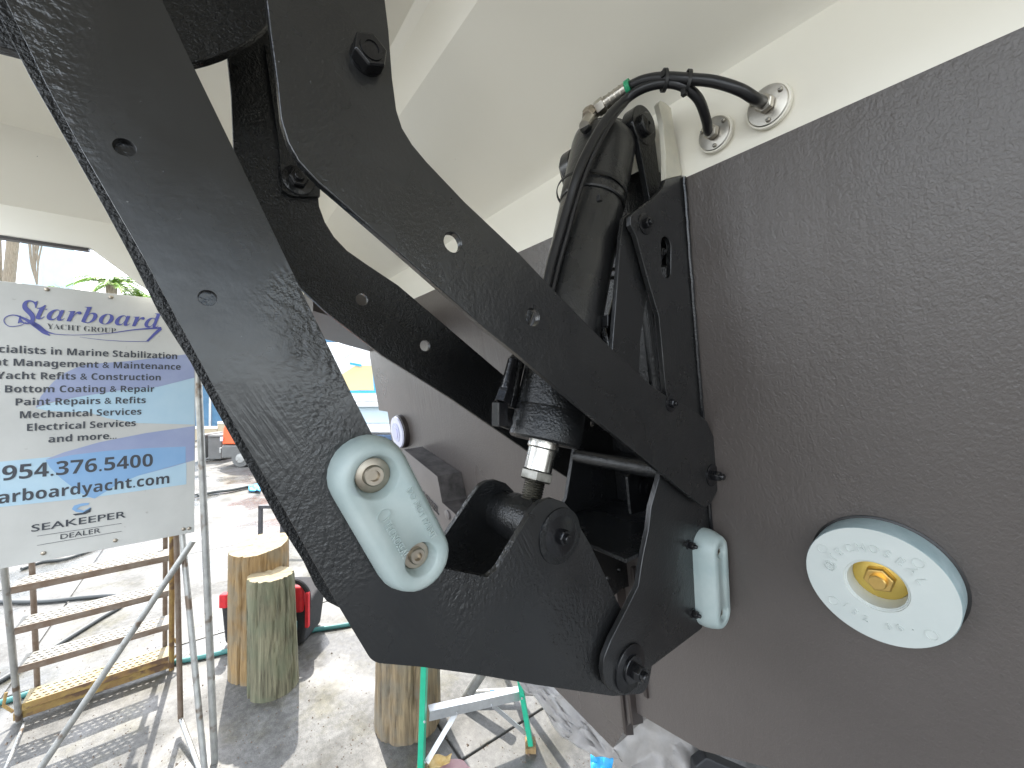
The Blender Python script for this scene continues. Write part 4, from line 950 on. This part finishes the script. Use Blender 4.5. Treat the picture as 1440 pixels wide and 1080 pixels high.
# ================================================================== DARK STAND, TAPE, RAGS
M['darksteel'] = mat('dark_steel', (.05, .05, .055), (.08, .08, .085), 20, .45, .4)
ft = onz(366, 790); dd = (ft - CAM).dot(F0)
stand = empty('low_frame', ft, 'low dark square-tube frame standing behind the tan timber post', 'frame stand')
h_ = 1.5 - (712 - HZ) / FPX * dd
def fq(a, b, z): return V((ft.x, ft.y, 0)) + RT * a + F0 * b + EZ * z
for a, b in ((0, 0), (.19, 0), (0, .35), (.19, .35)): MB().bar(fq(a, b, 0), fq(a, b, h_), .028, .028, RT).build('leg', 'darksteel', stand, bevel=.002)
MB().bar(fq(-.014, 0, h_), fq(.42, 0, h_), .028, .028, EZ).build('top_rail', 'darksteel', stand, bevel=.002)
MB().bar(fq(-.014, .35, h_), fq(.42, .35, h_), .028, .028, EZ).build('top_rail', 'darksteel', stand, bevel=.002)
def crumple(name, P, nx_, ny_, amp, m, label, cat, seed=0, kind=None, fr=9):
    """P: four corner points; a wrinkled sheet with real folds"""
    g = MB(); vs = []
    for j in range(ny_ + 1):
        for i in range(nx_ + 1):
            u, v = i / nx_, j / ny_; p = (P[0] * (1 - u) + P[1] * u) * (1 - v) + (P[3] * (1 - u) + P[2] * u) * v
            n_ = (P[1] - P[0]).cross(P[3] - P[0]).normalized()
            if n_.z < 0: n_ = -n_
            f = abs(noise.noise((p.x * fr + seed, p.y * fr, p.z * fr))) + .5 * abs(noise.noise((p.x * fr * 2.3, p.y * fr * 2.3 + seed, p.z * fr)))
            e_ = noise.noise_vector((p.x * 6, p.y * 6 + seed, p.z * 6)) * amp * .6
            vs.append(p + n_ * f * amp * 1.6 + V(e_) * (1 if (i in (0, nx_) or j in (0, ny_)) else .3))
    g.add(vs, [(j * (nx_ + 1) + i, j * (nx_ + 1) + i + 1, (j + 1) * (nx_ + 1) + i + 1, (j + 1) * (nx_ + 1) + i) for j in range(ny_) for i in range(nx_)])
    o = g.build(name, m); s_ = o.modifiers.new('solid', 'SOLIDIFY'); s_.thickness = .002; return tag(o, label, cat)
M['tarp'] = mat('grey_plastic_sheet', (.30, .28, .26), (.22, .205, .19), 14, .40, 0, ((60, .3, .003),))
crumple('plastic_sheet', [atd(735, 965, 1.50), atd(800, 968, 1.35), atd(882, 1078, .98), atd(822, 1066, 1.06)], 44, 14, .035, 'tarp', 'crumpled grey plastic sheet hanging below the transom, left of the keel rails', 'plastic sheet', 2)
crumple('plastic_sheet', [atd(862, 1030, 1.05), atd(905, 1000, 1.05), atd(1060, 1090, .98), atd(880, 1130, 1.0)], 36, 20, .035, 'tarp', 'crumpled grey plastic sheet bunched under the keel, right of the rails', 'plastic sheet', 9)
crumple('masking_scrap', [onz(832, 1052, .05), onz(868, 1060, .05), onz(862, 1082, .01), onz(832, 1084, .01)], 12, 10, .012, 'bluetape', 'crumpled bright blue masking scrap at the bottom beside the grey sheet', 'masking tape', 4, fr=30)
crumple('masking_scrap', [onz(349, 683, .02), onz(368, 681, .02), onz(366, 692, .01), onz(350, 691, .01)], 10, 8, .03, 'bluetape', 'light blue crumpled scrap on the far concrete beside the lift arm edge', 'masking tape', 6, fr=12)
crumple('masking_scrap', [onz(690, 972, .06), onz(696, 972, .06), onz(696, 983, .02), onz(689, 983, .02)], 8, 8, .01, 'bluetape', 'small blue tape wrapped by the grey tube near the green ladder', 'masking tape', 7, fr=30)
M['leaf'] = mat('dry_leaf', (.50, .32, .10), (.60, .45, .22), 30, .7)
M['pink'] = mat('pink_paint_stain', (.36, .20, .22), (.42, .26, .26), 20, .6)
crumple('paper_scrap', [onz(603, 1068, .01), onz(636, 1064, .02), onz(632, 1076, .01), onz(603, 1086, .01)], 10, 8, .012, 'leaf', 'tan scrap of paper on the concrete by the green ladder leg', 'paper scrap', 3, fr=25)
st_ = [onz(640 + 22 * math.cos(t) * (1 + .2 * math.sin(3 * t)), 1080 + 13 * math.sin(t), .0045) for t in [2 * math.pi * i / 20 for i in range(20)]]
tag(MB().plate(st_, (0, 0, -.002)).build('paint_stain', 'pink'), 'pink round paint stain on the concrete below the tan scrap', 'paint stain')
# black support block under the keel
M['prop'] = mat('black_rubber_pad', (.02, .02, .022), None, 9, .6, 0, ((80, .3, .002),))
tag(MB().plate([atd(978, 1079, .95), atd(994, 1066, .95), atd(1062, 1096, .95), atd(1060, 1150, .95), atd(978, 1150, .95)], F0 * .03).build('support_pad', 'prop', bevel=.004), 'black support pad under the hull at the bottom right of the keel', 'support pad')
# stand tubes under the hull
js = empty('boat_stand', onz(665, 984), 'grey tube boat stand foot on the concrete under the hull', 'boat stand')
MB().tube([onz(653, 984, .03), atd(692, 925, 1.86)], .023, 16).build('leg', 'galv', js)
MB().tube([onz(660, 976, .04), onz(730, 972, .05), atd(782, 972, 1.62)], .017, 16).build('brace_tube', 'galv', js)
MB().lathe(atd(778, 970, 1.62), RT, [(.03, 0), (.03, .03)], 20).build('tube_end', 'darksteel', js)
k1 = atd(880, 985, 1.25); tag(MB().tube([k1, V((k1.x, k1.y - .1, 0))], .02, 14).build('prop_tube', 'galv'), 'grey steel tube prop standing under the keel sheet', 'prop')

# ================================================================== GREEN STEP LADDER
M['greenfg'] = mat('green_fibreglass', (.015, .33, .19), (.02, .38, .22), 30, .4, 0, ((100, .15, .001),))
M['alu'] = mat('scuffed_aluminium', (.62, .63, .64), (.50, .51, .52), 30, .38, .75, ((90, .1, .001),))
fB = onz(746, 1052); fA = onz(592, 1092)
lad = empty('step_ladder', (fA + fB) / 2, 'green fibreglass step ladder with aluminium braces under the hull', 'step ladder')
ddB = (fB - CAM).dot(F0); ddA = (fA - CAM).dot(F0)
tB = atd(722, 905, ddB + .03); tA = atd(598, 905, ddA + .03)
sideL = F0
MB().bar(fB + V((0, 0, .02)), tB, .020, .042, RT).build('leg', 'greenfg', lad, bevel=.002)
MB().bar(fA + V((0, 0, .02)), tA, .022, .042, RT).build('leg', 'greenfg', lad, bevel=.002)
bk = (fB - fA).cross(EZ).normalized(); bk = bk if bk.dot(F0) > 0 else -bk
for f_, t2 in ((fA, tA), (fB, tB)):
    MB().bar(f_ + bk * .55 + V((0, 0, .02)), t2 + bk * .06, .02, .03, RT).build('rear_leg', 'greenfg', lad, bevel=.002)
    MB().box(f_ + V((0, 0, .012)), (.022, .03, .012), (RT, F0, EZ)).build('foot', 'wood_tan', lad, bevel=.003)
MB().bar(atd(604, 1007, ddA + .0), atd(733, 978, ddB + .02), .038, .004, EZ).build('step', 'alu', lad, bevel=.001)
MB().bar(atd(604, 1001, ddA + .04), atd(733, 973, ddB + .06), .004, .07, EZ).build('step_top', 'alu', lad)
MB().bar(atd(600, 1072, ddA), atd(641, 1003, ddA + .1), .020, .004, RT).build('brace', 'alu', lad)
MB().bar(atd(740, 1032, ddB), atd(694, 993, ddB - .02), .018, .004, RT).build('brace', 'alu', lad)
for (a, b, d) in ((597, 1015, ddA - .025), (598, 1071, ddA - .025), (734, 982, ddB - .02), (741, 1031, ddB - .02), (643, 1003, ddA + .03), (692, 992, ddB - .03)): MB().lathe(atd(a, b, d), -F0, [(.005, 0), (.004, .003)], 10).build('rivet', 'alu', lad)

# ================================================================== BACKGROUND
M['bluewall'] = mat('blue_tarpaulin', (.055, .14, .23), (.08, .19, .30), .8, .5, 0, ((2, .5, .2), (14, .3, .03)))
M['tan'] = mat('tan_boarding', (.42, .35, .24), (.36, .30, .20), 4, .7)
M['binsgrey'] = mat('dark_grey_plastic', (.10, .10, .095), (.13, .13, .125), 4, .6)
M['orange'] = mat('orange_paint', (.70, .13, .04), (.62, .12, .04), 3, .35)
M['bwhite'] = mat('white_boat_gelcoat', (.72, .72, .72), None, 3, .3)
M['bwin'] = mat('dark_blue_window', (.05, .09, .16), None, 3, .1)
M['paleblue'] = mat('pale_blue_cladding', (.42, .52, .58), (.48, .58, .63), 1.5, .5)
M['bark'] = wood('grey_brown_bark', (.12, .09, .06), (.30, .25, .18), (.22, .19, .14))
M['frond'] = mat('palm_green', (.09, .22, .02), (.24, .36, .04), 8, .5)
M['foil'] = mat('hedge_green', (.03, .08, .015), (.09, .15, .03), 3, .6)
def facing(px, d): 
    c = atd(px, HZ, d); r = RT.copy(); f = F0.copy(); return c, r, f
def bgbox(name, px0, px1, z0, z1, d, dp, m, parent=None, bevel=.01, slant=0):
    a, b = atd(px0, HZ, d), atd(px1, HZ, d + slant); u = (b - a); u.z = 0; L_ = u.length; u.normalize(); f = EZ.cross(u); f = f if f.dot(F0) > 0 else -f
    c = (a + b) / 2 + f * (dp / 2); c.z = (z0 + z1) / 2
    return MB().box(c, (L_ / 2, dp / 2, (z1 - z0) / 2), (u, f, EZ)).build(name, m, parent, bevel=bevel), a, u, f
# shed wrapped in blue sheeting
sh = empty('blue_shed', atd(330, HZ, 15), 'large blue sheeted building across the yard, right of the board', 'building'); sh.location.z = 0
W, a, u, f = bgbox('wall', 200, 470, 0, 3.4, 15, 6, 'bluewall', sh)
for k in range(7): MB().box(a + u * (k * 1.25 + .1) - f * .03 + EZ * (1.7 - 1.5), (.04, .03, 1.7), (u, f, EZ)).build('wall_post', 'alu', sh)
MB().bar(a - f * .05 + EZ * (.35), a + u * 7 - f * .05 + EZ * .35, .08, .04, EZ).build('rail', 'alu', sh)
hr = empty('tan_hoarding', atd(300, HZ, 11.5), 'low tan boarded fence with white top rail in front of the blue building', 'fence'); hr.location.z = 0
for k in range(16):
    px = 180 + k * 21
    bgbox('board', px, px + 20.3, .0, .95 - .62 + (.0 if px < 290 else min(.55, (px - 290) * .009)), 11.5, .05, 'tan', hr, .004)
    q = px; h0 = .33 + (.0 if q < 290 else min(.55, (q - 290) * .009)); bgbox('cap', px, px + 21, h0, h0 + .07, 11.48, .08, 'bwhite', hr, .004)
bins = []
for (p0, p1, dd_, lb_) in ((279, 289, 8.4, 'narrow dark grey bin partly behind the board post'), (293, 312, 8.3, 'wide dark grey bin between the board post and the orange vehicle')):
    e = empty('yard_bin', atd((p0 + p1) / 2, HZ, dd_), lb_, 'bin'); e.location.z = 0
    bgbox('bin_body', p0, p1, .02, .48, dd_, .5, 'binsgrey', e, .02); bgbox('bin_lid', p0 - .5, p1 + .5, .48, .53, dd_ - .03, .56, 'binsgrey', e, .012)
# orange utility vehicle
ve = empty('orange_truck', onz(352, 655), 'small orange utility truck parked across the yard behind the lift arm', 'truck')
vd = 7.7
o1, a, u, f = bgbox('lower_body', 311, 420, .14, .40, vd, 1.5, 'binsgrey', ve, .04)
g = MB(); P_ = lambda s, z, q=0: V((a.x, a.y, 0)) + u * s + f * q + EZ * z
g.plate([P_(0, .41, .02), P_(.02, .72, .02), P_(.22, 1.12, .02), P_(.30, 1.22, .02), P_(1.4, 1.22, .02), P_(1.45, .41, .02)], f * 1.45); g.build('cab', 'orange', ve, bevel=.03)
g = MB(); g.plate([P_(.24, .80, .0), P_(.36, 1.12, .0), P_(.8, 1.12, .0), P_(.8, .80, .0)], f * .018); g.build('side_window', 'bwin', ve)
for s_ in (.42, 1.2):
    wv = MB().lathe(P_(s_, .16, -.06), f, [(.10, 0), (.165, .0), (.175, .02), (.175, .15), (.165, .17)], 32).build('wheel', 'binsgrey', ve); MB().lathe(P_(s_, .16, -.063), -f, [(.09, -.002), (.085, .008), (.03, .012)], 24).build('rim', 'galv', wv)
MB().box(P_(-.015, .30, .5), (.02, .5, .05), (u, f, EZ)).build('bumper', 'galv', ve, bevel=.01)
MB().box(P_(.02, .52, -.005), (.025, .012, .04), (u, f, EZ)).build('headlight', 'glass', ve, bevel=.006)
# white tender / boat seen between the arms
wb = empty('moored_boat', onz(510, 700), 'white cabin boat with taped paper on its window seen between the black arms', 'boat')
_, a, u, f = bgbox('hull', 430, 590, .25, .60, 6.0, 2.0, 'bwhite', wb, .03)
bgbox('window_strip', 432, 588, .62, .80, 5.98, .3, 'bwin', wb, .01); bgbox('lower_strip', 432, 588, .42, .52, 5.985, .05, 'bluewall', wb, .004)
bgbox('side_deck', 430, 590, .83, .96, 6.0, 2.0, 'bwhite', wb, .02); bgbox('cabin_side', 430, 590, .96, 1.22, 6.1, 1.6, 'paleblue', wb, .02)
bgbox('gunwale', 430, 590, 1.22, 1.27, 6.0, 1.9, 'bwhite', wb, .01); bgbox('cabin_top', 425, 590, 1.27, 2.25, 6.5, 1.2, 'bwhite', wb, .05)
M['paper'] = mat('yellow_masking_paper', (.62, .50, .26), (.56, .46, .26), 6, .7, 0, ((20, .4, .01),))
pm = MB().plate([atd(a_, b_, 6.45) for a_, b_ in ((478, 528), (500, 514), (525, 514), (527, 548), (478, 550))], F0 * .008).build('masking_paper', 'paper', wb)
for A_, B2 in (((524, 506), (528, 552)), ((492, 511), (508, 514)), ((485, 551), (531, 551))): MB().bar(atd(*A_, 6.43), atd(*B2, 6.43), .035, .006, RT if A_[0] == 524 else EZ).build('tape_strip', 'bluetape', wb)
MB().bar(atd(462, 512, 6.2), atd(497, 490, 6.2), .11, .04, EZ).build('stay_bar', 'alu', wb)
MB().lathe(atd(543, 546, 6.3), -F0, [(.05, 0), (.05, .02), (.02, .03)], 16).build('cleat', 'brass', wb)
# pale column and two bare trunks, palms
tag(bgbox('pale_tower', 28, 57, 0, 12, 22, 1.6, 'paleblue')[0], 'pale blue-grey tower rising behind the board at far left', 'tower')
def bgtrunk(px0, px1, r, d, label, name='bare_trunk'):
    p, q = atd(px0, 480, d), atd(px1, 300, d); p = p + (p - q) * ((p.z) / (q.z - p.z)); q = p + (q - p) * 1.3
    m_ = (p + q) / 2 + V((0, .12, 0)); o = MB().tube([p, p.lerp(m_, .5) + V((0, .03, 0)), m_, q], r, 12, 6).build(name, 'bark'); tag(o, label, 'tree trunk')
bgtrunk(11, -2, .11, 12, 'leftmost bare brown trunk above the board'); bgtrunk(16, 27, .135, 12, 'thicker bare brown trunk just right of the leftmost one')
# climbing branches on the tower
g = MB()
for k in range(9):
    x_ = 45 + random.uniform(-3, 10); g.tube([atd(52, 400, 21), atd(x_, 372, 21), atd(x_ + random.uniform(-5, 6), 343, 21)], .035, 6, 4)
tag(g.build('climbing_branches', 'bark'), 'thin grey leafless climbing branches against the pale tower', 'branches')
def palm(px, py, d, R, n, label, seed):
    c = atd(px, py, d); e = empty('palm_tree', V((c.x, c.y, 0)), label, 'palm tree'); rn = random.Random(seed)
    MB().tube([V((c.x, c.y, 0)), V((c.x + .1, c.y, c.z * .5)), c], .14, 10, 6).build('trunk', 'bark', e)
    g = MB(); vs = []; fs = []
    for k in range(n):
        a_ = 2 * math.pi * k / n + rn.uniform(-.2, .2); el = rn.uniform(.15, 1.25); Ld = R * rn.uniform(.8, 1.15); prev = None; hd = V((math.cos(a_), math.sin(a_), 0)); sd_ = V((-hd.y, hd.x, 0))
        pts = []
        for s_ in range(15):
            t = s_ / 14; pts.append(c + hd * (Ld * t * math.cos(el * (1 - .3 * t))) + EZ * (Ld * (math.sin(el) * t - .75 * t * t)))
        for s_ in range(1, 15):
            t = s_ / 14; ll = Ld * .30 * (math.sin(math.pi * min(1, t * .9 + .08)) ** .7); d_ = (pts[s_] - pts[s_ - 1]).normalized()
            for q in (-1, 1):
                for h2 in (0, .5):
                    b0 = pts[s_ - 1].lerp(pts[s_], h2); tip_ = b0 + (sd_ * q * .8 + d_ * .7 + EZ * rn.uniform(-.45, .1)).normalized() * ll; wd_ = d_ * Ld * .013; o = len(vs)
                    vs += [b0 - wd_, b0 + wd_, b0.lerp(tip_, .6) + wd_ * .9, tip_]; fs += [(o, o + 1, o + 2, o + 3)]
        g.tube(pts, .02, 5)
    g.add(vs, fs); g.build('crown', 'frond', e)
palm(157, 402, 13, 1.05, 24, 'bright green palm right of centre above the board', 1)
palm(100, 420, 15, 1.1, 20, 'low palm crown just showing above the board, left of the bright palm', 2)
palm(200, 420, 14, 1.0, 18, 'low palm crown at the right end of the board top by the arm', 5)
# hedge and far yard skyline, seen as one mass
g = MB(); rn = random.Random(4); vs = []; fs = []
for k in range(9000):
    x_ = rn.uniform(-30, 34); d_ = 24 + rn.uniform(0, 2.5); z_ = rn.random() ** .7 * (2.6 + 1.1 * noise.noise((x_ * .35, 0, 3)) + .5 * noise.noise((x_ * 1.4, 4, 0)))
    c = CAM + F0 * d_ + RT * x_; c.z = z_; n_ = V((rn.uniform(-1, 1), rn.uniform(-1, 1), rn.uniform(-1, 1))).normalized(); a_ = n_.orthogonal().normalized() * rn.uniform(.12, .28); b_2 = n_.cross(a_) * .6; o = len(vs)
    vs += [c - a_, c - b_2, c + a_, c + b_2]; fs.append((o, o + 1, o + 2, o + 3))
g.add(vs, fs); hg = g.build('far_hedge', 'foil'); tag(hg, 'dark green hedge along the far edge of the yard', 'hedge', kind='stuff')
